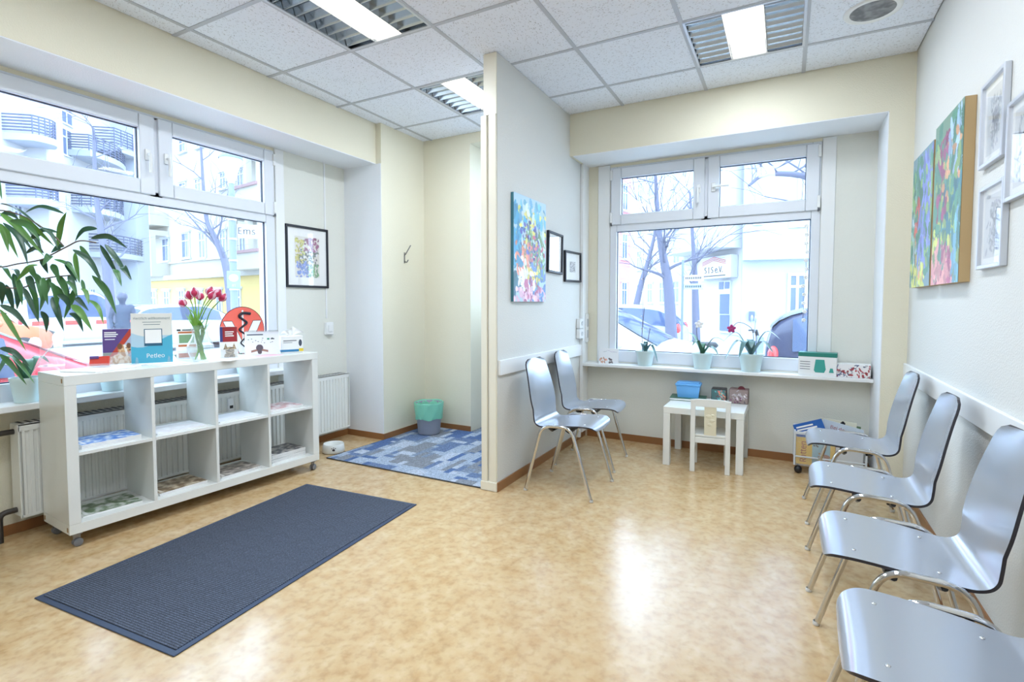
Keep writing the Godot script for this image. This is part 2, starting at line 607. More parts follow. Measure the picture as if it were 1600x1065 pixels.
	# entrance door in the recess behind the partition
	var door := thing("door_1", "white glazed entrance door in the recess behind the partition", "door", Vector3(-2.62, 0, -4.55))
	door.set_meta("kind", "structure")
	b = MB.new()
	for e in [[0.0, 0.0, 0.11, 2.7], [0.885, 0.0, 0.995, 2.7], [0.11, 0.0, 0.885, 0.25], [0.11, 2.1, 0.885, 2.2], [0.11, 2.6, 0.885, 2.7]]:
		b.cbox2(Vector3(e[0], e[1], -0.06), Vector3(e[2], e[3], 0.0), 0.005)
	part("frame", b, M.white_pvc, door)
	b = MB.new()
	b.box2(Vector3(0.11, 0.25, -0.04), Vector3(0.885, 1.25, -0.02))
	part("panel", b, M.white_pvc, door)
	b = MB.new()
	b.box2(Vector3(0.11, 1.25, -0.035), Vector3(0.885, 2.1, -0.029))
	part("pane", b, M.pane, door)
	b = MB.new()
	b.box2(Vector3(0.11, 2.2, -0.035), Vector3(0.885, 2.6, -0.029))
	part("pane", b, M.pane, door)
	b = MB.new()
	b.cbox2(Vector3(0.07, 1.93, 0.0), Vector3(0.30, 1.99, 0.05), 0.006)
	part("closer", b, M.black_plastic, door)

func build_ceiling():
	var b := MB.new()
	b.box2(Vector3(-3.9, 3.0, -4.75), Vector3(0.95, 3.15, 3.2))
	var root := setting("ceiling", b, M.white_plastic, "suspended ceiling of white fissured tiles in a grey grid", "ceiling")
	var xs := [-3.211]
	for i in 6:
		xs.append(-3.056 + 0.625 * i)
	xs.append(0.686)
	var zs := [-4.096]
	for i in 11:
		zs.append(-3.687 + 0.625 * i)
	zs.append(2.996)
	var lamps := {}
	for z in [1, 3, 5, 8]:
		lamps[[2, z]] = true
		lamps[[5, z]] = true
	for i in xs.size() - 1:
		for j in zs.size() - 1:
			if lamps.has([i, j]):
				continue
			b = MB.new()
			var lo := Vector3(xs[i] + 0.002, 2.792, zs[j] + 0.002)
			var hi := Vector3(xs[i + 1] - 0.002, 2.806, zs[j + 1] - 0.002)
			b.box2(lo, hi)
			# a full tile shows the whole print, a cut one a part of it
			for q in b.v.size():
				b.t[q] = Vector2((b.v[q].x - xs[i]) / 0.625, (b.v[q].z - zs[j]) / 0.625)
			part("ceiling_tile", b, M["ceiling_tile_%d" % ((i * 7 + j * 5) % 3)], root)
	for i in range(1, xs.size() - 1):
		b = MB.new()
		b.box2(Vector3(xs[i] - 0.012, 2.788, -4.1), Vector3(xs[i] + 0.012, 2.792, 3.0))
		b.box2(Vector3(xs[i] - 0.001, 2.792, -4.1), Vector3(xs[i] + 0.001, 2.83, 3.0))
		part("grid_bar", b, M.grid_bar, root)
	for j in range(1, zs.size() - 1):
		b = MB.new()
		b.box2(Vector3(-3.215, 2.7885, zs[j] - 0.012), Vector3(0.69, 2.792, zs[j] + 0.012))
		part("grid_bar", b, M.grid_bar, root)
	var first: Node3D = null
	var said := {[2, 3]: "square louvered ceiling lamp with one lit strip above the floor mat", [2, 1]: "square louvered ceiling lamp with one lit strip above the entrance carpet", [5, 1]: "square louvered ceiling lamp with one lit strip above the children's table"}
	for k in lamps:
		var at := Vector3((xs[k[0]] + xs[k[0] + 1]) * 0.5, 2.79, (zs[k[1]] + zs[k[1] + 1]) * 0.5)
		var label: String = said.get(k, "square louvered ceiling lamp with one lit strip at the reception end")
		if first == null:
			first = make_lamp(at, label)
		else:
			copy_of(first, at, 0.0, label)
	# loudspeaker
	var sp := thing("ceiling_speaker", "round grey speaker grille set in a ceiling tile", "speaker", Vector3(0.375, 2.79, -3.42))
	b = MB.new()
	b.lathe([Vector2(0.105, -0.003), Vector2(0.12, -0.008), Vector2(0.132, -0.006), Vector2(0.136, 0.003)], 32)
	part("rim", b, M.white_plastic, sp)
	b = MB.new()
	b.lathe([Vector2(0.0, -0.006), Vector2(0.06, -0.006), Vector2(0.105, -0.003)], 32)
	var gm := mat("speaker_mesh", Color.WHITE, 0.6)
	gm.albedo_texture = noise_tex(128, 0.03, 3, [[0.3, rgb8(112, 114, 118)], [0.7, rgb8(150, 152, 156)]], 31)
	tri_scale(gm, 3.0)
	part("grille", b, gm, sp)

func make_lamp(at: Vector3, label: String) -> Node3D:
	var o := thing("ceiling_lamp", label, "lamp", at, 0.0, "louvered ceiling lamps")
	var b := MB.new()
	var h := 0.3
	b.box2(Vector3(-h, 0.05, -h), Vector3(h, 0.055, h))
	for s in [-1.0, 1.0]:
		b.box2(Vector3(s * h - 0.004, 0.002, -h), Vector3(s * h + 0.004, 0.055, h))
		b.box2(Vector3(-h, 0.002, s * h - 0.004), Vector3(h, 0.055, s * h + 0.004))
	part("housing", b, M.louver_blade, o)
	b = MB.new()
	for s in [-1.0, 1.0]:
		b.cbox2(Vector3(s * 0.302 - 0.008, -0.004, -0.308), Vector3(s * 0.302 + 0.008, 0.004, 0.308), 0.002)
		b.cbox2(Vector3(-0.308, -0.004, s * 0.302 - 0.008), Vector3(0.308, 0.004, s * 0.302 + 0.008), 0.002)
	part("rim", b, M.silver_frame, o)
	for s in [-1.0, 1.0]:
		b = MB.new()
		b.prism(PackedVector2Array([Vector2(-0.012, 0.05), Vector2(0.0, 0.0), Vector2(0.012, 0.05)]), 0.59, Transform3D(Basis(), Vector3(s * 0.104, 0.002, 0)))
		part("reflector", b, M.louver, o)
	var bl := MB.new()
	bl.prism(PackedVector2Array([Vector2(-0.017, 0.04), Vector2(-0.0015, 0.0), Vector2(0.0015, 0.0), Vector2(0.017, 0.04)]), 0.185, Transform3D(Basis(Vector3.UP, PI / 2), Vector3.ZERO))
	var bm := bl.mesh()
	for lane in [-1, 1]:
		for k in 8:
			inst("louver_blade", bm, M.louver_blade, o, Transform3D(Basis(), Vector3(lane * 0.2, 0.002, -0.2625 + 0.075 * k)))
	bl = MB.new()
	bl.prism(PackedVector2Array([Vector2(-0.008, 0.012), Vector2(-0.001, 0.0), Vector2(0.001, 0.0), Vector2(0.008, 0.012)]), 0.185, Transform3D(Basis(Vector3.UP, PI / 2), Vector3.ZERO))
	bm = bl.mesh()
	for k in 8:
		inst("louver_blade", bm, M.lamp_glow, o, Transform3D(Basis(), Vector3(0, 0.001, -0.2625 + 0.075 * k)))
	b = MB.new()
	b.box2(Vector3(-0.094, 0.012, -0.292), Vector3(0.094, 0.018, 0.292))
	part("lamp_tube", b, M.lamp_glow, o)
	var l := AreaLight3D.new()
	l.name = "lamp_light"
	l.area_size = Vector2(0.18, 0.56)
	l.light_energy = 1.25
	l.light_color = rgb8(231, 242, 255)
	l.shadow_enabled = true
	l.area_range = 12.0
	l.rotation.x = -PI / 2
	l.position = Vector3(0, -0.006, 0)
	o.add_child(l)
	return o

func build_windows():
	window("window_1", "white plastic shop window with two tilt sashes over a wide pane", Transform3D(Basis(Vector3(0, 0, -1), Vector3.UP, Vector3(1, 0, 0)), Vector3(-3.6, 0, -1.02)), 1.743, 0.08)
	window("window_2", "white plastic window with two tilt sashes over a wide pane above the orchids", Transform3D(Basis(), Vector3(-1.40, 0, -4.5)), 1.61, 0.06)
	# casing boards beside the frames
	var b := MB.new()
	b.cbox2(Vector3(-3.6, 0.70, -2.845), Vector3(-3.585, 2.44, -2.765), 0.003)
	setting("trim_4", b, M.white_paint, "white cover board beside the shop window frame", "trim")
	b = MB.new()
	b.cbox2(Vector3(-1.51, 0.70, -4.5), Vector3(-1.402, 2.44, -4.488), 0.003)
	b.cbox2(Vector3(0.212, 0.70, -4.5), Vector3(0.30, 2.44, -4.488), 0.003)
	setting("trim_4", b, M.white_paint, "white cover boards beside the small window frame", "trim")
	# sills
	b = MB.new()
	b.cbox2(Vector3(-3.6, 0.67, -2.86), Vector3(-3.43, 0.705, -0.29), 0.006)
	setting("sill", b, M.white_paint, "white window sill board above the long radiator", "sill")
	b = MB.new()
	b.cbox2(Vector3(-1.6, 0.662, -4.5), Vector3(0.552, 0.69, -4.35), 0.006)
	setting("sill", b, M.white_paint, "white window sill board under the orchids", "sill")

func window(called: String, label: String, at: Transform3D, w: float, side: float):
	var o := Node3D.new()
	o.name = called
	o.transform = at
	tag(o, label, "window", "", "structure")
	add_child(o)
	var b := MB.new()
	var y0 := 0.70
	var y1 := 2.42
	b.cbox2(Vector3(0, y0, -0.07), Vector3(side, y1, 0.004), 0.004)
	b.cbox2(Vector3(w - side, y0, -0.07), Vector3(w, y1, 0.004), 0.004)
	b.cbox2(Vector3(side, y0, -0.07), Vector3(w - side, 0.80, 0.004), 0.004)
	b.cbox2(Vector3(side, 1.855, -0.07), Vector3(w - side, 1.935, 0.004), 0.004)
	b.cbox2(Vector3(side, 2.39, -0.07), Vector3(w - side, y1, 0.004), 0.004)
	b.cbox2(Vector3(w * 0.5 - 0.04, 1.9, -0.07), Vector3(w * 0.5 + 0.04, 2.41, 0.004), 0.004)
	part("frame", b, M.white_pvc, o)
	b = MB.new()
	b.box2(Vector3(side, 0.80, -0.037), Vector3(w - side, 1.855, -0.031))
	part("pane", b, M.pane, o)
	var gk := MB.new()
	frame_of(gk, side, 0.80, w - side, 1.855, 0.006, -0.032, -0.02)
	part("gasket", gk, M.gasket, o)
	for s in 2:
		var x0 := 0.012 if s == 0 else w * 0.5 + 0.012
		var x1 := w * 0.5 - 0.012 if s == 0 else w - 0.012
		b = MB.new()
		var a := 0.088
		frame_of(b, x0, 1.912, x1, 2.405, a, -0.05, 0.022, 0.006)
		var sash := part("sash", b, M.white_pvc, o)
		b = MB.new()
		b.box2(Vector3(x0 + a, 1.912 + a, -0.025), Vector3(x1 - a, 2.405 - a, -0.019))
		part("pane", b, M.pane, sash)
		b = MB.new()
		frame_of(b, x0 + a - 0.001, 1.912 + a - 0.001, x1 - a + 0.001, 2.405 - a + 0.001, 0.006, -0.02, -0.006)
		part("gasket", b, M.gasket, sash)
		# handle
		b = MB.new()
		var hx := x1 - 0.045 if s == 0 else x0 + 0.045
		b.cbox2(Vector3(hx - 0.016, 2.12, 0.022), Vector3(hx + 0.016, 2.19, 0.034), 0.004)
		var turn := 0.0 if s == 0 else 1.0
		b.tube([Vector3(hx, 2.155, 0.03), Vector3(hx, 2.155, 0.06)], 0.009, 10)
		if turn == 0.0 or called == "window_1":
			b.tube(fillet([Vector3(hx, 2.155, 0.058), Vector3(hx, 2.12, 0.062), Vector3(hx, 2.04, 0.058)], 0.02), 0.009, 10)
		else:
			b.tube(fillet([Vector3(hx, 2.155, 0.058), Vector3(hx + 0.035, 2.155, 0.062), Vector3(hx + 0.12, 2.155, 0.058)], 0.02), 0.009, 10)
		part("handle", b, M.white_plastic, sash)
		b = MB.new()
		var ox := x0 + 0.002 if s == 0 else x1 - 0.002
		for y in [1.93, 2.3]:
			b.cbox2(Vector3(ox - 0.011, y, 0.006), Vector3(ox + 0.011, y + 0.09, 0.032), 0.004)
		part("hinge", b, M.white_plastic, sash)
		b = MB.new()
		b.cbox2(Vector3(ox - 0.007, 1.905, 0.008), Vector3(ox + 0.007, 1.925, 0.03), 0.002)
		part("hinge_pin", b, mat("pin_grey", rgb8(90, 94, 100), 0.4), sash)

func frame_of(b: MB, x0: float, y0: float, x1: float, y1: float, a: float, z0: float, z1: float, ch := 0.0):
	var q := [[Vector3(x0, y0, z0), Vector3(x0 + a, y1, z1)], [Vector3(x1 - a, y0, z0), Vector3(x1, y1, z1)], [Vector3(x0 + a, y0, z0), Vector3(x1 - a, y0 + a, z1)], [Vector3(x0 + a, y1 - a, z0), Vector3(x1 - a, y1, z1)]]
	for e in q:
		if ch > 0.0:
			b.cbox2(e[0], e[1], ch)
		else:
			b.box2(e[0], e[1])

func build_room_fittings():
	# long ribbed panel radiator under the shop window sill
	var o := thing("radiator", "long white ribbed panel radiator under the shop window sill", "radiator", Vector3(-3.45, 0, -1.12))
	var b := MB.new()
	var len_ := 2.26
	b.cbox2(Vector3(-0.11, 0.115, -len_), Vector3(-0.012, 0.60, 0), 0.006)
	var body := part("body", b, M.white_gloss, o)
	b = MB.new()
	var pitch := 0.0333
	var n := int(len_ / pitch)
	for k in n:
		var z0 := -0.012 - k * pitch
		var pr := [Vector2(0.0, 0.0), Vector2(0.012, 0.0), Vector2(0.016, -0.007), Vector2(0.0275, -0.007), Vector2(0.0313, 0.0), Vector2(0.0333, 0.0)]
		for i in 5:
			var p: Vector2 = pr[i]
			var q: Vector2 = pr[i + 1]
			b.quad(Vector3(q.y, 0.13, z0 - q.x), Vector3(p.y, 0.13, z0 - p.x), Vector3(p.y, 0.565, z0 - p.x), Vector3(q.y, 0.565, z0 - q.x), Vector3(q.x - p.x, 0, -(p.y - q.y)).normalized() if false else Vector3(q.x - p.x, 0, (q.y - p.y)).normalized())
		b.quad(Vector3(-0.007, 0.565, z0 - 0.03), Vector3(-0.007, 0.565, z0 - 0.014), Vector3(0, 0.572, z0 - 0.014), Vector3(0, 0.572, z0 - 0.03), Vector3(0.7, -0.7, 0))
		b.quad(Vector3(-0.007, 0.13, z0 - 0.03), Vector3(-0.007, 0.13, z0 - 0.014), Vector3(0, 0.123, z0 - 0.014), Vector3(0, 0.123, z0 - 0.03), Vector3(0.7, 0.7, 0))
	b.quad(Vector3(0, 0.565, -len_), Vector3(0, 0.565, 0), Vector3(0, 0.60, 0), Vector3(0, 0.60, -len_), Vector3.RIGHT)
	b.quad(Vector3(0, 0.115, -len_), Vector3(0, 0.115, 0), Vector3(0, 0.13, 0), Vector3(0, 0.13, -len_), Vector3.RIGHT)
	for z in [0.0, -len_]:
		b.box2(Vector3(-0.012, 0.115, z - 0.003), Vector3(0, 0.60, z + 0.003))
	b.box2(Vector3(-0.012, 0.594, -len_), Vector3(0, 0.60, 0))
	part("front_panel", b, M.white_gloss, o)
	b = MB.new()
	for k in n:
		b.box2(Vector3(-0.1, 0.6, -0.02 - k * pitch - 0.012), Vector3(-0.02, 0.6015, -0.02 - k * pitch))
	part("top_grille", b, mat("slot_dark", rgb8(60, 64, 70), 0.6), o)
	b = MB.new()
	b.cbox2(Vector3(0.0, 0.43, -1.15), Vector3(0.022, 0.555, -1.11), 0.004)
	var meter := part("heat_meter", b, M.white_plastic, o)
	b = MB.new()
	b.box2(Vector3(0.022, 0.485, -1.142), Vector3(0.0235, 0.505, -1.118))
	part("display", b, M.black_plastic, meter)
	b = MB.new()
	b.tube([Vector3(-0.06, 0.56, 0), Vector3(-0.06, 0.56, 0.06)], 0.014, 10)
	b.tube([Vector3(-0.06, 0.56, 0.06), Vector3(-0.06, 0.56, 0.35)], 0.011, 10)
	part("pipe", b, mat("pipe_dark", rgb8(70, 66, 64), 0.4, 0.4), o)
	b = MB.new()
	b.tube(fillet([Vector3(-0.06, 0.15, 0.0), Vector3(-0.06, 0.15, 0.07), Vector3(-0.06, 0.0, 0.07)], 0.04), 0.014, 10)
	part("pipe", b, mat("pipe_dark", rgb8(70, 66, 64), 0.4, 0.4), o)
	# cable duct and switch box in the niche
	b = MB.new()
	b.cbox2(Vector3(-3.6, 1.09, -3.27), Vector3(-3.588, 2.45, -3.255), 0.002)
	single("cable_duct", b, M.white_paint, "thin white cable duct running down to the switch box", "duct")
	o = thing("switch_box", "small white switch box on the niche wall under the framed flower picture", "switch", Vector3(-3.6, 1.0, -3.275))
	b = MB.new()
	b.cbox2(Vector3(0, -0.055, -0.045), Vector3(0.035, 0.055, 0.04), 0.006)
	part("box", b, M.white_plastic, o)
	b = MB.new()
	b.cbox2(Vector3(0.035, -0.03, -0.025), Vector3(0.042, 0.03, 0.02), 0.004)
	part("rocker", b, M.white_paint, o)
	# sockets by the boxed-in pipe
	o = thing("wall_socket", "white double surface socket on the partition beside the boxed-in pipe", "socket", Vector3(-1.63, 1.0, -4.3))
	for k in 2:
		b = MB.new()
		b.cbox2(Vector3(0, -0.09 + k * 0.09, -0.055), Vector3(0.04, -0.003 + k * 0.09, 0.03), 0.006)
		var face := part("housing", b, M.white_plastic, o)
		b = MB.new()
		b.xf = Transform3D(Basis(Vector3(0, 0, 1), PI / 2), Vector3(0.041, -0.046 + k * 0.09, -0.012))
		b.lathe([Vector2(0.0, 0.0), Vector2(0.017, 0.0), Vector2(0.02, -0.003)], 16)
		part("socket_face", b, mat("socket_grey", rgb8(196, 198, 200), 0.5), face)
	o = thing("light_switch", "tall white switch plate beside the small window frame", "switch", Vector3(-1.6, 1.0, -4.45))
	b = MB.new()
	b.cbox2(Vector3(0, -0.13, -0.035), Vector3(0.012, 0.13, 0.035), 0.004)
	part("plate", b, M.white_plastic, o)
	for k in 2:
		b = MB.new()
		b.cbox2(Vector3(0.012, -0.09 + k * 0.1, -0.018), Vector3(0.017, -0.02 + k * 0.1, 0.018), 0.003)
		part("rocker", b, mat("socket_grey", rgb8(196, 198, 200), 0.5), o)
	o = thing("floor_socket", "small white plug and socket low on the partition behind a chair", "socket", Vector3(-1.621, 0.09, -4.22))
	b = MB.new()
	b.cbox2(Vector3(-0.008, -0.03, -0.05), Vector3(0.03, 0.04, 0.05), 0.006)
	part("box", b, M.white_plastic, o)
	b = MB.new()
	b.lathe([Vector2(0, 0.03), Vector2(0.02, 0.03), Vector2(0.022, 0.0), Vector2(0.022, -0.03), Vector2(0, -0.03)], 12, Vector3(0.045, 0, 0.02))
	part("plug", b, M.white_plastic, o)
	# coat hook on the pier
	o = thing("coat_hook", "thin metal coat hook on the cream pier near the waste bin", "hook", Vector3(-3.155, 1.64, -3.80))
	b = MB.new()
	b.cbox2(Vector3(0, -0.045, -0.008), Vector3(0.004, 0.055, 0.008), 0.001)
	part("plate", b, M.steel, o)
	b = MB.new()
	b.tube(fillet([Vector3(0.004, 0.03, 0), Vector3(0.02, 0.045, 0), Vector3(0.06, 0.12, -0.02)], 0.02), 0.005, 8)
	b.tube(fillet([Vector3(0.004, -0.03, 0), Vector3(0.03, -0.04, 0), Vector3(0.045, -0.015, 0)], 0.015), 0.005, 8)
	part("arm", b, M.steel, o)

func caster(o: Node3D, p: Vector3, turn: float):
	var c := Node3D.new()
	c.name = "caster"
	c.transform = Transform3D(Basis(Vector3.UP, turn), p)
	o.add_child(c, true)
	var b := MB.new()
	for s in [-1.0, 1.0]:
		b.xf = Transform3D(Basis(Vector3(0, 0, 1), PI / 2), Vector3(s * 0.009, 0.021, 0.006))
		b.lathe([Vector2(0, -0.008), Vector2(0.018, -0.007), Vector2(0.021, -0.004), Vector2(0.021, 0.004), Vector2(0.018, 0.007), Vector2(0, 0.007)], 16)
	part("wheel", b, M.grey_wheel, c)
	b = MB.new()
	b.cbox2(Vector3(-0.004, 0.024, -0.012), Vector3(0.004, 0.062, 0.02), 0.002)
	b.cbox2(Vector3(-0.022, 0.062, -0.022), Vector3(0.022, 0.072, 0.022), 0.003)
	part("fork", b, M.steel, c)

const SHELF_TURN := 0.0617
const SHELF_AT := Vector3(-3.10, 0, -1.18)
func shelf_unit_point(along: float, y: float, back: float) -> Vector3:
	# along: from the end by the radiator valve towards the niche corner; back: from the front edge to the window
	return SHELF_AT + Vector3(sin(SHELF_TURN), 0, -cos(SHELF_TURN)) * along + Vector3(-cos(SHELF_TURN), 0, -sin(SHELF_TURN)) * back + Vector3.UP * y

func build_shelf_unit():
	# local x runs along the front, z points out of the front
	var turn := atan2(cos(SHELF_TURN), sin(SHELF_TURN))
	var o := thing("shelf_unit", "low white open shelf unit with eight compartments on castors", "shelf", SHELF_AT, turn)
	var w := 1.468
	var d := 0.335
	var y0 := 0.073
	var y1 := 0.866
	var th := 0.05
	var m: Material = M.white_gloss
	for e in [["top_panel", Vector3(0, y1 - th, -d), Vector3(w, y1, 0)], ["bottom_panel", Vector3(0, y0, -d), Vector3(w, y0 + th, 0)], ["side_panel", Vector3(0, y0 + th, -d), Vector3(th, y1 - th, 0)], ["side_panel", Vector3(w - th, y0 + th, -d), Vector3(w, y1 - th, 0)]]:
		var b := MB.new()
		b.cbox2(e[1], e[2], 0.002)
		part(e[0], b, m, o)
	var cell := (w - 2 * th - 3 * 0.017) / 4.0
	var mid := (y0 + y1) * 0.5
	for k in 3:
		var b := MB.new()
		var x := th + cell * (k + 1) + 0.017 * k
		b.cbox2(Vector3(x, y0 + th, -d + 0.002), Vector3(x + 0.017, y1 - th, -0.002), 0.001)
		part("divider", b, m, o)
	for k in 4:
		var b := MB.new()
		var x := th + (cell + 0.017) * k
		b.cbox2(Vector3(x, mid - 0.0085, -d + 0.002), Vector3(x + cell, mid + 0.0085, -0.002), 0.001)
		part("shelf_board", b, m, o)
	for x in [0.035, w - 0.035]:
		for z in [-0.035, -d + 0.035]:
			caster(o, Vector3(x, 0, z), PI / 2 + 0.25 * x)
	for p in [Vector3(-0.001, y1 - 0.025, -0.02), Vector3(-0.001, y0 + 0.025, -0.02), Vector3(-0.001, y0 + 0.025, -d + 0.02)]:
		var b := MB.new()
		b.cbox(p, Vector3(0.003, 0.022, 0.011), 0.001)
		part("fitting_cap", b, mat("cap_brown", rgb8(150, 120, 80), 0.5), o)
	# magazines lying in the compartments
	var covers := [
		[0, 1, 3, "blue and white magazine on the upper board at the valve end", rgb8(70, 130, 215), rgb8(230, 236, 250)],
		[1, 1, 1, "white leaflet on the second upper board of the shelf unit", rgb8(236, 232, 234), rgb8(250, 250, 252)],
		[2, 1, 1, "plain white sheets on the third upper board of the shelf unit", rgb8(245, 246, 250), rgb8(236, 240, 248)],
		[3, 1, 2, "flat pink and white booklet on the upper board by the niche corner", rgb8(214, 160, 160), rgb8(246, 240, 240)],
		[0, 0, 1, "green and grey magazine in the lower compartment by the radiator valve", rgb8(96, 120, 84), rgb8(206, 210, 204)],
		[1, 0, 2, "brown animal magazine in the second lower compartment", rgb8(122, 100, 72), rgb8(210, 196, 172)],
		[2, 0, 2, "grey animal magazine in the third lower compartment", rgb8(120, 112, 104), rgb8(206, 196, 186)],
		[3, 0, 7, "dark magazine of the thick pile in the lower compartment by the niche corner", rgb8(66, 66, 74), rgb8(190, 186, 180)]]
	for c in covers:
		var x: float = th + (cell + 0.017) * c[0] + cell * 0.5
		var y: float = (y0 + th) if c[1] == 0 else mid + 0.0085
		var at := o.transform * Vector3(x + rng.randf_range(-0.01, 0.01), y, -0.135 - rng.randf() * 0.03)
		var g := "magazines in the shelf unit"
		for k in c[2]:
			var b := MB.new()
			b.cbox2(Vector3(-0.105, 0, -0.1485 * 0.9), Vector3(0.105, 0.0075, 0.1485 * 0.9), 0.001)
			b.xf = Transform3D()
			var mg := thing("magazine", c[3], "magazine", at + Vector3(0, k * 0.0078, 0), turn + rng.randf_range(-0.05, 0.05) + PI / 2, g)
			part("pages", b, M.paper, mg)
			b = MB.new()
			b.quad(Vector3(-0.105, 0.0077, 0.1336), Vector3(0.105, 0.0077, 0.1336), Vector3(0.105, 0.0077, -0.1336), Vector3(-0.105, 0.0077, -0.1336), Vector3.UP)
			part("cover", b, cover_mat("cover_%d_%d" % [c[0], c[1]], c[4], c[5]), mg)

func cover_mat(key: String, a: Color, c: Color) -> Material:
	if M.has(key):
		return M[key]
	var im := Image.create(72, 96, false, Image.FORMAT_RGB8)
	var f := FastNoiseLite.new()
	f.seed = hash(key) % 1000
	f.frequency = 0.045
	f.fractal_octaves = 4
	for y in 96:
		for x in 72:
			var w := clampf(f.get_noise_2d(x, y) * 1.6 + 0.5, 0, 1)
			im.set_pixel(x, y, a.lerp(c, w))
	im.fill_rect(Rect2i(4, 5, 50, 5), c.lightened(0.5))
	return printed(key, im, 0.3)

func build_floor_things():
	# ribbed floor mat with rubber rim
	var at := Vector3(-2.337, 0, -1.677)
	var o := thing("floor_mat", "dark blue-grey ribbed entrance mat with rubber rim on the linoleum", "mat", at, 0.076)
	var w := 0.885
	var l := 1.475
	var b := MB.new()
	b.cbox2(Vector3(-w / 2, 0, -l / 2), Vector3(w / 2, 0.006, l / 2), 0.004)
	part("rubber_rim", b, mat("rim_rubber", rgb8(52, 66, 92), 0.5), o)
	var mm := mat("mat_ribs", Color.WHITE, 0.95)
	var im := Image.create(128, 128, false, Image.FORMAT_RGB8)
	for y in 128:
		for x in 128:
			var g := 0.8 + 0.2 * sin(TAU * y / 8.0)
			g *= rng.randf_range(0.55, 1.45)
			im.set_pixel(x, y, Color(0.33 * g, 0.365 * g, 0.435 * g))
	mm.albedo_texture = ImageTexture.create_from_image(im)
	mm.uv1_scale = Vector3(5, 9, 1)
	b = MB.new()
	b.cbox2(Vector3(-w / 2 + 0.022, 0.004, -l / 2 + 0.022), Vector3(w / 2 - 0.022, 0.0095, l / 2 - 0.022), 0.003)
	for q in b.v.size():
		b.t[q] = Vector2(b.v[q].x / w + 0.5, b.v[q].z / l + 0.5)
	part("ribbed_pile", b, mm, o)
	# entrance carpet of blue and grey woven patches
	b = MB.new()
	var poly := PackedVector2Array([Vector2(-3.17, -2.865), Vector2(-1.73, -2.87), Vector2(-1.73, -4.48), Vector2(-2.615, -4.48), Vector2(-2.615, -4.09), Vector2(-3.14, -4.09), Vector2(-3.14, -3.49)])
	b.prism(poly, 0.008, Transform3D(Basis(Vector3.RIGHT, PI / 2), Vector3(0, 0.004, 0)))
	for q in b.v.size():
		b.t[q] = Vector2(b.v[q].x / 1.5, b.v[q].z / 1.5)
	var cm := mat("carpet", Color.WHITE, 0.95)
	im = Image.create(256, 256, false, Image.FORMAT_RGB8)
	var tones := [rgb8(158, 172, 192), rgb8(122, 136, 158), rgb8(78, 104, 150), rgb8(128, 134, 144), rgb8(176, 186, 202), rgb8(100, 120, 156)]
	for y in range(0, 256, 4):
		for x in range(0, 256, 4):
			im.fill_rect(Rect2i(x, y, 4, 4), tones[0])
	for k in 260:
		var t: Color = tones[rng.randi() % tones.size()]
		var x := rng.randi_range(0, 31) * 8
		var y := rng.randi_range(0, 255)
		im.fill_rect(Rect2i(x, y, 8 * rng.randi_range(1, 3), rng.randi_range(18, 56)), t)
	for y in 256:
		for x in 256:
			var g := rng.randf_range(0.82, 1.18) * (0.94 if (y / 2) % 2 == 0 else 1.04)
			var c := im.get_pixel(x, y)
			im.set_pixel(x, y, Color(c.r * g, c.g * g, c.b * g))
	cm.albedo_texture = ImageTexture.create_from_image(im)
	var ca := thing("entrance_carpet", "blue and grey patchwork carpet in the entrance beside the partition", "carpet")
	part("pile", b, cm, ca)
	b = MB.new()
	b.tube([Vector3(-3.172, 0.004, -2.86), Vector3(-3.142, 0.004, -3.49)], 0.006, 8)
	b.tube([Vector3(-3.172, 0.004, -2.862), Vector3(-1.75, 0.004, -2.868)], 0.005, 8)
	part("edge_strip", b, mat("edge_dark", rgb8(58, 62, 66), 0.5), ca)
	# waste bin with a green bag
	o = thing("waste_bin", "grey plastic waste bin lined with a green bag in the entrance corner", "bin", Vector3(-2.93, 0.008, -3.86))
	b = MB.new()
	b.lathe([Vector2(0.0, 0.004), Vector2(0.098, 0.004), Vector2(0.102, 0.012), Vector2(0.125, 0.285), Vector2(0.129, 0.288), Vector2(0.125, 0.29), Vector2(0.12, 0.285), Vector2(0.1, 0.02), Vector2(0.0, 0.02)], 28)
	part("body", b, mat("bin_grey", rgb8(156, 160, 172), 0.45), o)
	var bag := mat("bag_green", rgb8(140, 218, 190), 0.35)
	bag.backlight_enabled = true
	bag.backlight = rgb8(80, 140, 115)
	b = MB.new()
	var rows := []
	for i in 13:
		var line := []
		for k in 41:
			var a := TAU * k / 40.0
			var prof: Vector2 = [Vector2(0.122, 0.145), Vector2(0.125, 0.155), Vector2(0.127, 0.18), Vector2(0.13, 0.21), Vector2(0.132, 0.24), Vector2(0.134, 0.27), Vector2(0.136, 0.29), Vector2(0.134, 0.298), Vector2(0.127, 0.296), Vector2(0.116, 0.27), Vector2(0.108, 0.2), Vector2(0.1, 0.12), Vector2(0.09, 0.05)][i]
			var rr := prof.x + (0.003 * sin(a * 9 + i) + 0.002 * sin(a * 17 + i * 2.1)) * (1.0 if i > 0 else 1.6)
			line.append(Vector3(cos(a) * rr, prof.y + 0.004 * sin(a * 5 + i * 0.4) * (1.6 if i == 0 else 0.6), sin(a) * rr))
		rows.append(line)
	b.sheet(rows)
	part("bag", b, bag, o)
	# dog bowl
	o = thing("dog_bowl", "white ceramic dog bowl with a dark emblem on the floor by the shelf unit", "bowl", Vector3(-3.27, 0, -3.02))
	b = MB.new()
	b.lathe([Vector2(0, 0.003), Vector2(0.085, 0.003), Vector2(0.09, 0.008), Vector2(0.083, 0.066), Vector2(0.079, 0.072), Vector2(0.074, 0.068), Vector2(0.07, 0.02), Vector2(0.0, 0.014)], 32)
	part("body", b, M.white_gloss, o)
	b = MB.new()
	var face := Basis(Vector3.UP, atan2(3.27, 3.02) - PI / 2 + PI / 2)
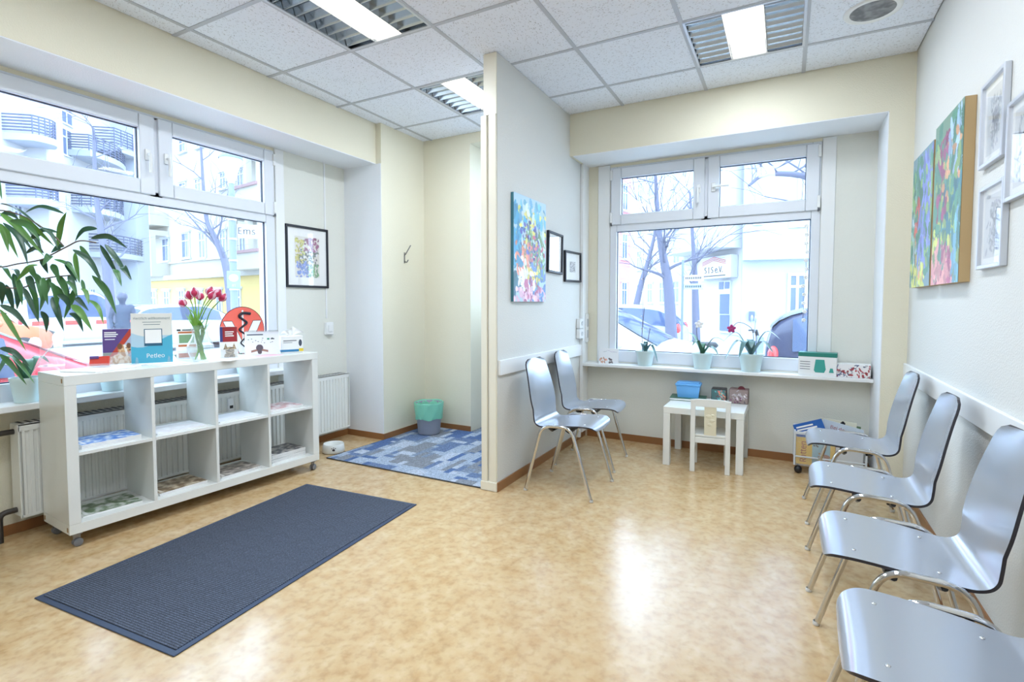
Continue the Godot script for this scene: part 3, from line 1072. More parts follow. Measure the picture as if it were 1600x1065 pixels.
	for e in [Vector3(0, 0, 0.016), Vector3(-0.014, 0.014, 0.006), Vector3(0, 0.019, 0.006), Vector3(0.014, 0.014, 0.006)]:
		b.ball(face * Vector3(e.x, 0.034 + e.y, 0.0865 - e.y * 0.12), Vector3(e.z * 0.7, e.z * 0.7, 0.0015), face, 6, 8)
	part("emblem", b, mat("emblem_dark", rgb8(60, 40, 40), 0.5), o)


func build_chairs():
	var first := make_chair("silver-grey shell chair with chrome legs by the end of the partition", "chairs along the partition")
	first.position = Vector3(-1.2565, 0, -3.19)
	var c := copy_of(first, Vector3(-1.31, 0, -3.785), 0.06, "silver-grey shell chair with chrome legs beside the children's table along the partition")
	var spots := [[0.352, -3.455, PI + 0.01, "silver-grey shell chair in the wall row beside the book crate"], [0.34, -2.685, PI - 0.02, "silver-grey shell chair, second from the book crate in the wall row"],
		[0.352, -2.015, PI + 0.0, "silver-grey shell chair, third from the book crate in the wall row"], [0.36, -1.43, PI - 0.03, "silver-grey shell chair in the wall row, fourth from the book crate"]]
	for s in spots:
		c = copy_of(first, Vector3(s[0], 0, s[1]), s[2], s[3])
		c.set_meta("group", "chairs in the wall row")

func make_chair(label: String, group: String) -> Node3D:
	var o := thing("shell_chair", label, "chair", Vector3.ZERO, 0.0, group)
	# profile of the bent plywood shell: x forward, y up, half width
	var pr := [Vector3(0.228, 0.412, 0.19), Vector3(0.222, 0.428, 0.192), Vector3(0.203, 0.442, 0.194), Vector3(0.16, 0.449, 0.198), Vector3(0.07, 0.443, 0.2), Vector3(-0.02, 0.432, 0.198), Vector3(-0.09, 0.422, 0.192), Vector3(-0.13, 0.419, 0.186), Vector3(-0.16, 0.427, 0.182), Vector3(-0.18, 0.448, 0.179), Vector3(-0.19, 0.48, 0.178), Vector3(-0.2, 0.53, 0.182), Vector3(-0.212, 0.59, 0.189), Vector3(-0.229, 0.67, 0.181), Vector3(-0.252, 0.76, 0.163), Vector3(-0.277, 0.845, 0.148)]
	var line := spline(pr, 5)
	# arc length for the rounded corners
	var total := 0.0
	var dist := [0.0]
	for i in range(1, line.size()):
		total += Vector2(line[i].x - line[i - 1].x, line[i].y - line[i - 1].y).length()
		dist.append(total)
	var rows := []
	for i in line.size():
		var hw: float = line[i].z
		for e in [[dist[i], 0.085], [total - dist[i], 0.05]]:
			var d: float = e[0]
			var r: float = e[1]
			if d < r:
				hw -= r - sqrt(maxf(0.0, r * r - (r - d) * (r - d)))
		var up := clampf((line[i].y - 0.43) / 0.1, 0, 1)
		var row := []
		for k in 13:
			var t := -1.0 + k / 6.0
			row.append(Vector3(line[i].x + up * 0.014 * t * t, line[i].y + (1.0 - up) * 0.006 * t * t, hw * t))
		rows.append(row)
	var b := MB.new()
	var rim := MB.new()
	b.sheet(rows, 0.009, rim)
	var shell := part("seat_shell", b, M.seat_lacquer, o)
	part("shell_edge", rim, M.plywood_edge, shell)
	for e in [Vector3(0.15, 0.456, 0.13), Vector3(0.15, 0.456, -0.13), Vector3(-0.06, 0.435, 0.13), Vector3(-0.06, 0.435, -0.13)]:
		b = MB.new()
		b.ball(e, Vector3(0.006, 0.003, 0.006), Basis(), 5, 8)
		part("screw_head", b, M.chrome, shell)
	for s in [-1.0, 1.0]:
		b = MB.new()
		var z: float = s * 0.212
		b.tube(fillet([Vector3(-0.223, 0.012, z), Vector3(-0.112, 0.437, z), Vector3(0.088, 0.447, z), Vector3(0.222, 0.012, z)], 0.065, 7), 0.0105, 10)
		var fr := part("leg_frame", b, M.chrome, o)
		for x in [-0.2255, 0.2255]:
			b = MB.new()
			b.lathe([Vector2(0, 0), Vector2(0.0105, 0), Vector2(0.0118, 0.003), Vector2(0.0115, 0.014), Vector2(0.0105, 0.016)], 10, Vector3(x, 0, z))
			part("foot_cap", b, mat("foot_grey", rgb8(216, 216, 214), 0.4), fr)
	for x in [-0.055, 0.06]:
		b = MB.new()
		b.tube([Vector3(x, 0.428, -0.212), Vector3(x, 0.41, -0.17), Vector3(x, 0.406, 0.17), Vector3(x, 0.428, 0.212)], 0.009, 8)
		b.cbox(Vector3(x, 0.413, 0.13), Vector3(0.03, 0.02, 0.05), 0.003)
		b.cbox(Vector3(x, 0.413, -0.13), Vector3(0.03, 0.02, 0.05), 0.003)
		part("cross_bar", b, M.black_plastic, o)
	return o

func build_children_corner():
	var wm: Material = M.white_gloss
	var o := thing("children_table", "small white children's table under the window sill", "table", Vector3(-0.525, 0, -4.215))
	var b := MB.new()
	b.cbox2(Vector3(-0.28, 0.395, -0.265), Vector3(0.28, 0.445, 0.265), 0.003)
	part("tabletop", b, wm, o)
	for x in [-1.0, 1.0]:
		for z in [-1.0, 1.0]:
			b = MB.new()
			b.cbox(Vector3(x * 0.254, 0.198, z * 0.239), Vector3(0.05, 0.396, 0.05), 0.002)
			part("leg", b, wm, o)
	o = thing("children_chair", "small white wooden children's chair with a cream back slat", "chair", Vector3(-0.475, 0, -4.02), 0.1)
	# local +z is the back of the chair, turned to the room
	for x in [-1.0, 1.0]:
		b = MB.new()
		b.cbox(Vector3(x * 0.118, 0.262, 0.112), Vector3(0.034, 0.524, 0.028), 0.003)
		part("back_post", b, wm, o)
		b = MB.new()
		b.cbox(Vector3(x * 0.11, 0.13, -0.12), Vector3(0.032, 0.26, 0.032), 0.003)
		part("leg", b, wm, o)
		b = MB.new()
		b.cbox(Vector3(x * 0.114, 0.125, 0.0), Vector3(0.014, 0.022, 0.22), 0.002)
		part("stretcher", b, wm, o)
		b = MB.new()
		b.cbox(Vector3(x * 0.112, 0.235, 0.0), Vector3(0.018, 0.04, 0.22), 0.002)
		part("seat_rail", b, wm, o)
	b = MB.new()
	b.cbox(Vector3(0, 0.268, -0.016), Vector3(0.27, 0.018, 0.27), 0.004)
	part("seat", b, wm, o)
	b = MB.new()
	b.cbox(Vector3(0, 0.235, 0.11), Vector3(0.205, 0.045, 0.018), 0.003)
	part("seat_rail", b, wm, o)
	b = MB.new()
	b.prism(PackedVector2Array([Vector2(-0.124, 0.478), Vector2(0.124, 0.478), Vector2(0.137, 0.524), Vector2(0.1, 0.53), Vector2(0, 0.533), Vector2(-0.1, 0.53), Vector2(-0.137, 0.524)]), 0.022, Transform3D(Basis(), Vector3(0, 0, 0.112)))
	part("top_rail", b, wm, o)
	b = MB.new()
	b.cbox(Vector3(0, 0.376, 0.112), Vector3(0.082, 0.21, 0.014), 0.003)
	var slat := part("slat", b, mat("slat_cream", rgb8(228, 222, 196), 0.5), o)
	b = MB.new()
	for e in [[-0.012, 0.41, 0.02], [0.012, 0.38, 0.018], [-0.004, 0.35, 0.016], [0.016, 0.42, 0.012]]:
		b.ball(Vector3(e[0], e[1], 0.119), Vector3(e[2], e[2] * 0.7, 0.003), Basis(), 5, 10)
	part("carving", b, M.slat_cream, slat)
	# things on the table
	var ty := 0.445
	o = thing("picture_book", "flat green and blue picture book under the blue box", "book", Vector3(-0.685, ty, -4.345), 0.08)
	b = MB.new()
	b.cbox2(Vector3(-0.135, 0, -0.10), Vector3(0.135, 0.018, 0.10), 0.002)
	part("pages", b, M.paper, o)
	b = MB.new()
	b.cbox2(Vector3(-0.137, 0.018, -0.102), Vector3(0.137, 0.021, 0.102), 0.001)
	b.cbox2(Vector3(-0.137, -0.0, -0.102), Vector3(0.137, 0.004, 0.103), 0.001)
	part("cover", b, mat("cover_green", rgb8(62, 112, 92), 0.4), o)
	o = thing("plastic_box", "light blue plastic box with lid on the children's table", "box", Vector3(-0.685, ty + 0.021, -4.345), 0.05)
	var blue := mat("blue_plastic", rgb8(106, 176, 236), 0.35)
	b = MB.new()
	taper_box(b, Vector3(0.158, 0.0, 0.10), Vector3(0.182, 0.10, 0.12))
	part("body", b, blue, o)
	b = MB.new()
	b.cbox2(Vector3(-0.098, 0.092, -0.066), Vector3(0.098, 0.112, 0.066), 0.005)
	b.cbox2(Vector3(-0.086, 0.11, -0.056), Vector3(0.086, 0.122, 0.056), 0.006)
	part("lid", b, blue, o)
	o = thing("game_box", "small game box with a parrot-coloured jungle print on the children's table", "box", Vector3(-0.455, ty, -4.36), 0.03)
	b = MB.new()
	b.cbox2(Vector3(-0.055, 0, -0.055), Vector3(0.055, 0.105, 0.055), 0.003)
	part("body", b, mat("box_dark", rgb8(52, 44, 44), 0.4), o)
	print_quad(o, "front_print", Vector3(0, 0.052, 0.0555), 0.104, 0.098, Basis(), paint("game1", 48, 48, rgb8(74, 110, 110), [[rgb8(222, 120, 100), 16, Rect2(0.4, 0, 0.6, 1), 9, 4, 0.8, 0.6], [rgb8(90, 170, 176), 14, Rect2(0.1, 0.1, 0.6, 0.8), 8, 4, 0.2, 1.0], [rgb8(110, 66, 70), 10, Rect2(0, 0.5, 1, 0.5), 8, 3, 0.4, 1.0], [rgb8(236, 190, 130), 8, Rect2(0.5, 0.2, 0.5, 0.6), 6, 2, 1.0, 0.4]], 5))
	o = thing("game_box", "small game box with a flower print and a round dark tab on the children's table", "box", Vector3(-0.31, ty, -4.365), -0.02)
	b = MB.new()
	b.cbox2(Vector3(-0.068, 0, -0.05), Vector3(0.068, 0.112, 0.05), 0.003)
	part("body", b, mat("box_brown", rgb8(120, 96, 96), 0.4), o)
	print_quad(o, "front_print", Vector3(0, 0.056, 0.0505), 0.13, 0.106, Basis(), paint("game2", 56, 48, rgb8(150, 132, 128), [[rgb8(196, 186, 190), 18, Rect2(0.1, 0.1, 0.8, 0.6), 10, 4, 0.5, 1.4], [rgb8(116, 70, 96), 10, Rect2(0, 0.6, 0.6, 0.4), 6, 4, 0.4, 1.0], [rgb8(92, 84, 88), 12, Rect2(0.2, 0, 0.8, 1), 10, 2, 0.9, 0.8], [rgb8(236, 232, 240), 6, Rect2(0.4, 0.2, 0.4, 0.5), 6, 3, 0.8, 1.2]], 6))
	b = MB.new()
	var arc := PackedVector2Array()
	for k in 11:
		arc.append(Vector2(cos(PI * k / 10.0), sin(PI * k / 10.0)) * 0.026)
	b.prism(arc, 0.004, Transform3D(Basis(), Vector3(0.018, 0.111, 0.03)))
	part("tab", b, mat("tab_maroon", rgb8(104, 40, 50), 0.5), o)
	# transparent crate on wheels with picture books
	o = thing("book_crate", "transparent plastic crate on black wheels filled with picture books", "crate", Vector3(0.29, 0, -4.33))
	var cl := clear_glass("crate_clear", 0.1, rgb8(226, 232, 238))
	b = MB.new()
	var X := 0.215
	var Z := 0.135
	b.box2(Vector3(-X, 0.06, -Z), Vector3(X, 0.066, Z))
	for s in [-1.0, 1.0]:
		b.box2(Vector3(s * X - 0.0015, 0.06, -Z), Vector3(s * X + 0.0015, 0.30, Z))
		b.box2(Vector3(-X, 0.06, s * Z - 0.0015), Vector3(X, 0.30, s * Z + 0.0015))
	part("walls", b, cl, o)
	b = MB.new()
	for s in [-1.0, 1.0]:
		b.cbox2(Vector3(s * X - 0.006, 0.285, -Z - 0.004), Vector3(s * X + 0.006, 0.305, Z + 0.004), 0.003)
		b.cbox2(Vector3(-X, 0.285, s * Z - 0.006), Vector3(X, 0.305, s * Z + 0.006), 0.003)
		for t in [-1.0, 1.0]:
			b.cbox2(Vector3(s * X - 0.006, 0.06, t * Z - 0.006), Vector3(s * X + 0.006, 0.29, t * Z + 0.006), 0.003)
		b.cbox2(Vector3(-X, 0.12, s * Z - 0.004), Vector3(X, 0.13, s * Z + 0.004), 0.002)
	part("rim", b, mat("crate_rim", rgb8(214, 220, 224), 0.4), o)
	for x in [-X + 0.025, X - 0.025]:
		for z in [-Z + 0.02, Z - 0.015]:
			b = MB.new()
			b.ball(Vector3(x, 0.028, z), Vector3(0.026, 0.028, 0.026), Basis(), 8, 12)
			b.tube([Vector3(x, 0.03, z), Vector3(x, 0.062, z)], 0.008, 8)
			part("wheel", b, M.black_plastic, o)
	var at := Vector3(0.29, 0.067, -4.33)
	var books := [
		[Vector3(-0.085, 0, 0.116), 0.24, 0.19, 0.0, -0.04, rgb8(232, 190, 62), "yellow rat book standing behind the front of the transparent crate"],
		[Vector3(-0.05, 0.02, 0.085), 0.19, 0.26, 0.35, -0.1, rgb8(36, 96, 176), "blue book leaning tilted out of the transparent crate"],
		[Vector3(0.0, 0, 0.055), 0.24, 0.23, 0.1, -0.12, rgb8(188, 46, 50), "red book in the transparent crate"],
		[Vector3(0.03, 0, 0.03), 0.25, 0.27, -0.22, -0.1, rgb8(196, 208, 220), "pale blue book with red title in the transparent crate"],
		[Vector3(0.04, 0, -0.01), 0.22, 0.30, -0.08, -0.1, rgb8(222, 220, 200), "cream book with a dark figure in the transparent crate"],
		[Vector3(0.09, 0, -0.05), 0.17, 0.27, -0.1, -0.1, rgb8(112, 140, 104), "green book standing in the transparent crate"],
		[Vector3(0.12, 0, 0.1), 0.16, 0.14, 0.0, -0.05, rgb8(226, 228, 230), "small white book low in the transparent crate"]]
	for k in books.size():
		var e: Array = books[k]
		var bk := thing("picture_book", e[6], "book", at + e[0], 0.0, "books in the transparent crate")
		bk.rotation = Vector3(e[4], 0, e[3])
		var w: float = e[1]
		var h: float = e[2]
		bk.position.y += absf(sin(e[3])) * w * 0.5 + 0.002
		b = MB.new()
		b.box2(Vector3(-w / 2 + 0.003, 0.003, -0.0065), Vector3(w / 2 - 0.003, h - 0.003, 0.0065))
		part("pages", b, M.paper, bk)
		b = MB.new()
		b.cbox2(Vector3(-w / 2, 0, 0.0065), Vector3(w / 2, h, 0.0085), 0.0008)
		b.cbox2(Vector3(-w / 2, 0, -0.0085), Vector3(w / 2, h, -0.0065), 0.0008)
		b.box2(Vector3(-w / 2 - 0.001, 0, -0.0085), Vector3(-w / 2 + 0.001, h, 0.0085))
		var cov := part("cover", b, mat("book_%d" % k, e[5], 0.35), bk)
		b = MB.new()
		if k == 0:
			b.text("Ratten", 0.052, Transform3D(Basis(Vector3(0, 0, 1), PI / 2), Vector3(-0.075, 0.09, 0.009)), 0.0008)
			part("lettering", b, mat("print_red", rgb8(150, 40, 40), 0.5), cov)
			print_quad(bk, "cover_print", Vector3(0.035, 0.085, 0.0089), 0.11, 0.16, Basis(), paint("ratten", 44, 60, rgb8(150, 190, 205), [[rgb8(160, 106, 84), 26, Rect2(0.25, 0.35, 0.6, 0.65), 10, 6, 0.9, 0.8], [rgb8(206, 160, 130), 10, Rect2(0.35, 0.4, 0.4, 0.5), 6, 4, 0.8, 0.8], [rgb8(70, 60, 60), 5, Rect2(0, 0, 0.3, 0.15), 6, 3, 0.2, 0.8]], 9))
		elif k == 1:
			for q in 3:
				b.box2(Vector3(-0.08, h - 0.03 - q * 0.02, 0.0085), Vector3(0.03 + 0.02 * (q % 2), h - 0.019 - q * 0.02, 0.0092))
			part("text_lines", b, M.paper, cov)
		elif k == 3:
			b.text("Bei de", 0.032, Transform3D(Basis(), Vector3(-0.03, h - 0.04, 0.009)), 0.0008)
			part("lettering", b, mat("print_red", rgb8(150, 40, 40), 0.5), cov)
		elif k == 4:
			b.box2(Vector3(0.01, h - 0.06, 0.0085), Vector3(0.04, h - 0.01, 0.0092))
			b.ball(Vector3(0.025, h - 0.01, 0.0088), Vector3(0.01, 0.01, 0.001), Basis(), 5, 8)
			part("figure_print", b, M.black_frame, cov)

func taper_box(b: MB, lo: Vector3, hi: Vector3):
	# lo: widths at the base (x, z) and its height; hi: the same at the top
	var q := []
	for e in [lo, hi]:
		q.append([Vector3(-e.x / 2, e.y, e.z / 2), Vector3(e.x / 2, e.y, e.z / 2), Vector3(e.x / 2, e.y, -e.z / 2), Vector3(-e.x / 2, e.y, -e.z / 2)])
	for k in 4:
		var l := (k + 1) % 4
		b.quad(q[0][k], q[0][l], q[1][l], q[1][k])
	b.quad(q[0][3], q[0][2], q[0][1], q[0][0], Vector3.DOWN)
	b.quad(q[1][0], q[1][1], q[1][2], q[1][3], Vector3.UP)

func print_quad(o: Node3D, called: String, c: Vector3, w: float, h: float, bas: Basis, m: Material) -> MeshInstance3D:
	var b := MB.new()
	var x := bas.x * w * 0.5
	var y := bas.y * h * 0.5
	b.quad(c - x - y, c + x - y, c + x + y, c - x + y, bas.z)
	return part(called, b, m, o)

# a print or painting made of dabs: [colour, count, area, length, width, angle, scatter]
func paint(key: String, w: int, h: int, bg: Color, dabs: Array, seed_: int, rough := 0.45) -> Material:
	if M.has(key):
		return M[key]
	var r := RandomNumberGenerator.new()
	r.seed = seed_
	var im := Image.create(w, h, false, Image.FORMAT_RGB8)
	im.fill(bg)
	var big := 1.6 if w > 120 else 1.0
	var all := []
	for d in dabs:
		for k in d[1]:
			all.append(d)
	for i in range(all.size() - 1, 0, -1):
		var j := r.randi_range(0, i)
		var sw = all[i]
		all[i] = all[j]
		all[j] = sw
	for d in all:
		var c: Color = d[0]
		var g := r.randf_range(0.85, 1.15)
		c = Color(clampf(c.r * g, 0, 1), clampf(c.g * g * r.randf_range(0.96, 1.04), 0, 1), clampf(c.b * g, 0, 1))
		var area: Rect2 = d[2]
		var p := Vector2(area.position.x + r.randf() * area.size.x, area.position.y + r.randf() * area.size.y) * Vector2(w, h)
		var a: float = d[5] + r.randf_range(-d[6], d[6])
		var bend := r.randf_range(-0.06, 0.06)
		var n := int(d[3] * big * r.randf_range(0.6, 1.4))
		var wd: float = maxf(1.0, d[4] * big * r.randf_range(0.6, 1.3))
		for s in n:
			var tw := wd * 0.5 * sqrt(maxf(0.05, 1.0 - pow(absf(s - n * 0.5) / (n * 0.5 + 0.01), 2.0)))
			var side := Vector2(-sin(a), cos(a))
			for q in range(-int(tw), int(tw) + 1):
				for fx in 2:
					var px := Vector2i(p + side * (q + fx * 0.5))
					if px.x >= 0 and px.y >= 0 and px.x < w and px.y < h:
						im.set_pixelv(px, im.get_pixelv(px).lerp(c * (0.92 + 0.16 * absf(sin(q * 1.7 + n))), 0.8))
			p += Vector2(cos(a), sin(a))
			a += bend
	return printed(key, im, rough)

func canvas(called: String, label: String, at: Transform3D, w: float, h: float, d: float, m: Material, edge: Material):
	var o := thing(called, label, "painting", at.origin)
	o.transform = at
	var b := MB.new()
	b.cbox2(Vector3(-w / 2, -h / 2, 0), Vector3(w / 2, h / 2, d), 0.002)
	part("stretcher", b, edge, o)
	print_quad(o, "painted_canvas", Vector3(0, 0, d + 0.0008), w, h, Basis(), m)

func framed(called: String, label: String, at: Transform3D, w: float, h: float, prof: float, fm: Material, m: Material, mount: float, group := "", picture := Vector2(0, 0), off := Vector2.ZERO):
	var o := thing(called, label, "picture", at.origin, 0.0, group)
	o.transform = at
	var b := MB.new()
	frame_of(b, -w / 2, -h / 2, w / 2, h / 2, prof, 0.0, 0.022, 0.003)
	part("frame", b, fm, o)
	b = MB.new()
	b.box2(Vector3(-w / 2 + prof * 0.5, -h / 2 + prof * 0.5, 0.002), Vector3(w / 2 - prof * 0.5, h / 2 - prof * 0.5, 0.008))
	part("mount", b, M.paper, o)
	var s := picture if picture.x > 0 else Vector2(w - 2 * prof - 2 * mount, h - 2 * prof - 2 * mount)
	print_quad(o, "picture", Vector3(off.x, off.y, 0.0088), s.x, s.y, Basis(), m)
	b = MB.new()
	b.box2(Vector3(-w / 2 + prof * 0.6, -h / 2 + prof * 0.6, 0.0125), Vector3(w / 2 - prof * 0.6, h / 2 - prof * 0.6, 0.0145))
	part("glass", b, M.picture_glass, o)

func build_pictures():
	var on_part := Basis(Vector3(0, 0, -1), Vector3.UP, Vector3(1, 0, 0))
	var on_right := Basis(Vector3(0, 0, 1), Vector3.UP, Vector3(-1, 0, 0))
	# bright flower painting on the partition
	var fl := paint("flower_painting", 190, 268, rgb8(176, 206, 226), [
		[rgb8(70, 150, 190), 40, Rect2(0, 0, 0.25, 0.6), 22, 10, 1.57, 0.3], [rgb8(110, 176, 208), 30, Rect2(0.2, 0, 0.8, 0.2), 18, 9, 1.57, 0.4],
		[rgb8(206, 224, 226), 40, Rect2(0.2, 0.05, 0.8, 0.5), 12, 9, 1.2, 1.0], [rgb8(222, 212, 110), 42, Rect2(0.05, 0.12, 0.9, 0.3), 11, 6, 0.8, 1.2],
		[rgb8(120, 160, 110), 60, Rect2(0.3, 0.2, 0.7, 0.5), 26, 4, 1.5, 0.6], [rgb8(92, 92, 168), 46, Rect2(0.15, 0.2, 0.6, 0.35), 9, 8, 0.6, 1.5],
		[rgb8(226, 140, 110), 46, Rect2(0.05, 0.4, 0.4, 0.25), 16, 7, 0.9, 1.3], [rgb8(206, 112, 120), 34, Rect2(0.4, 0.35, 0.6, 0.3), 9, 8, 0.4, 1.4],
		[rgb8(240, 236, 232), 60, Rect2(0.05, 0.55, 0.6, 0.3), 13, 8, 0.7, 1.3], [rgb8(92, 130, 190), 50, Rect2(0.4, 0.6, 0.6, 0.35), 14, 9, 1.0, 1.2],
		[rgb8(226, 206, 96), 26, Rect2(0.4, 0.65, 0.35, 0.15), 10, 9, 0.3, 1.2], [rgb8(176, 92, 128), 44, Rect2(0.3, 0.78, 0.5, 0.2), 8, 9, 0.5, 1.5],
		[rgb8(226, 186, 206), 60, Rect2(0, 0.85, 1, 0.15), 12, 8, 1.0, 1.0], [rgb8(60, 110, 130), 24, Rect2(0, 0.5, 0.2, 0.35), 16, 9, 1.4, 0.5], [rgb8(70, 62, 120), 40, Rect2(0.2, 0.15, 0.7, 0.5), 7, 5, 0.8, 1.5], [rgb8(150, 60, 70), 26, Rect2(0.3, 0.3, 0.7, 0.6), 6, 5, 0.8, 1.5], [rgb8(90, 120, 90), 30, Rect2(0.3, 0.3, 0.6, 0.4), 14, 3, 1.5, 0.6]], 21)
	canvas("canvas_painting", "tall bright flower painting with teal edges on the partition", Transform3D(on_part, Vector3(-1.63, 1.596, -3.307)), 0.515, 0.725, 0.022, fl, mat("canvas_teal", rgb8(74, 134, 152), 0.7))
	# two small black frames on the partition
	framed("framed_picture", "black-framed pale sketch beside the flower painting", Transform3D(on_part * Basis(Vector3(0, 0, 1), -0.03), Vector3(-1.63, 1.617, -3.772)), 0.29, 0.32, 0.018, M.black_frame,
		paint("sketch_blue", 60, 80, rgb8(228, 236, 244), [[rgb8(186, 204, 222), 30, Rect2(0.3, 0.15, 0.4, 0.6), 14, 1, 1.5, 0.7], [rgb8(150, 170, 196), 12, Rect2(0.3, 0.2, 0.4, 0.5), 10, 1, 0.4, 1.0]], 3), 0.045)
	framed("framed_picture", "black-framed small dark print beside the boxed-in pipe", Transform3D(on_part * Basis(Vector3(0, 0, 1), 0.015), Vector3(-1.63, 1.532, -4.155)), 0.37, 0.26, 0.018, M.black_frame,
		paint("dark_print", 48, 60, rgb8(200, 200, 204), [[rgb8(44, 44, 48), 60, Rect2(0, 0, 1, 1), 10, 2, 0.9, 1.5], [rgb8(236, 236, 236), 20, Rect2(0, 0, 1, 1), 7, 2, 0.4, 1.2]], 4), 0.0, "", Vector2(0.13, 0.09))
	# flower print in the shop window niche
	framed("framed_picture", "black-framed flower print on the niche wall beside the shop window", Transform3D(on_part, Vector3(-3.6, 1.61, -3.066)), 0.438, 0.514, 0.02, M.black_frame,
		paint("flower_print", 96, 120, rgb8(226, 222, 214), [[rgb8(190, 184, 92), 60, Rect2(0.0, 0.05, 0.35, 0.6), 8, 6, 0.6, 1.2], [rgb8(140, 66, 110), 60, Rect2(0.3, 0.03, 0.65, 0.3), 8, 7, 0.4, 1.4], [rgb8(92, 104, 96), 90, Rect2(0.15, 0.3, 0.8, 0.4), 7, 5, 0.8, 1.4],
			[rgb8(206, 200, 216), 40, Rect2(0.2, 0.25, 0.7, 0.3), 6, 5, 0.8, 1.4], [rgb8(120, 142, 206), 60, Rect2(0.05, 0.6, 0.5, 0.38), 9, 7, 1.2, 0.8], [rgb8(110, 160, 110), 46, Rect2(0.5, 0.65, 0.45, 0.3), 9, 5, 1.2, 0.8]], 8), 0.0, "", Vector2(0.25, 0.34), Vector2(0.0, 0.0))
	# two tall canvases over the chair row
	var greens := [[rgb8(78, 130, 110), 120, Rect2(0, 0, 1, 0.8), 20, 9, 1.5, 0.6], [rgb8(130, 160, 100), 70, Rect2(0, 0.1, 1, 0.7), 14, 8, 1.3, 0.8]]
	canvas("canvas_painting", "tall canvas of green and mauve foliage with a large pink form low down", Transform3D(on_right, Vector3(0.69, 1.705, -3.105)), 0.475, 0.785, 0.04,
		paint("garden_pink", 130, 216, rgb8(120, 150, 130), greens + [[rgb8(140, 66, 104), 90, Rect2(0.15, 0.08, 0.35, 0.5), 12, 8, 1.3, 0.9], [rgb8(160, 190, 216), 50, Rect2(0.55, 0, 0.45, 0.4), 16, 7, 1.4, 0.5], [rgb8(206, 150, 110), 40, Rect2(0.3, 0.1, 0.6, 0.4), 9, 6, 1.0, 1.0],
			[rgb8(60, 120, 130), 60, Rect2(0.4, 0.3, 0.6, 0.4), 18, 8, 1.4, 0.5], [rgb8(190, 200, 96), 40, Rect2(0, 0.6, 0.8, 0.16), 9, 7, 0.6, 1.2], [rgb8(214, 150, 150), 90, Rect2(0, 0.7, 0.75, 0.28), 20, 9, 1.5, 0.5], [rgb8(170, 88, 120), 46, Rect2(0.35, 0.68, 0.4, 0.3), 16, 6, 1.5, 0.4], [rgb8(110, 170, 190), 40, Rect2(0.75, 0.5, 0.25, 0.5), 18, 7, 1.5, 0.3]], 14), M.wood_frame)
	canvas("canvas_painting", "tall canvas of blue and green foliage with a red blossom above the wall row", Transform3D(on_right, Vector3(0.69, 1.685, -3.615)), 0.475, 0.745, 0.04,
		paint("garden_blue", 130, 204, rgb8(120, 150, 160), greens + [[rgb8(122, 132, 196), 110, Rect2(0.4, 0, 0.6, 0.7), 22, 8, 1.5, 0.4], [rgb8(190, 84, 76), 50, Rect2(0.15, 0.3, 0.3, 0.25), 10, 8, 0.7, 1.3], [rgb8(160, 190, 190), 40, Rect2(0, 0.2, 0.5, 0.8), 14, 6, 1.4, 0.5], [rgb8(200, 206, 110), 50, Rect2(0, 0.75, 0.7, 0.25), 12, 6, 1.4, 0.6], [rgb8(214, 160, 120), 30, Rect2(0.2, 0.6, 0.5, 0.3), 10, 5, 1.4, 0.6]], 15), M.wood_frame)
	var grey := [[rgb8(150, 156, 166), 60, Rect2(0.2, 0.1, 0.6, 0.75), 12, 4, 1.3, 1.0], [rgb8(92, 98, 110), 40, Rect2(0.35, 0.2, 0.35, 0.55), 9, 3, 1.3, 1.2]]
	var sp := [[1.917, -2.611, 0.26, 0.33, "silver-framed grey drawing, upper one beside the tall canvases"], [1.514, -2.583, 0.27, 0.32, "silver-framed grey drawing, lower one beside the tall canvases"], [1.746, -2.32, 0.25, 0.345, "silver-framed grey drawing, third from the tall canvases"]]
	for k in 3:
		framed("framed_picture", sp[k][4], Transform3D(on_right, Vector3(0.69, sp[k][0], sp[k][1])), sp[k][2], sp[k][3], 0.016, M.silver_frame, paint("drawing_%d" % k, 70, 90, rgb8(214, 216, 218), grey, 30 + k, 0.8), 0.025, "silver frames above the chair row")

# stands a card of width w and height h on y, its foot at p, facing n, leaning back by lean
func upright(p: Vector3, n: Vector3, lean := 0.0) -> Transform3D:
	var z := Vector3(n.x, 0, n.z).normalized()
	var x := Vector3.UP.cross(z).normalized()
	return Transform3D(Basis(x, Vector3.UP, z) * Basis(Vector3.RIGHT, -lean), p)

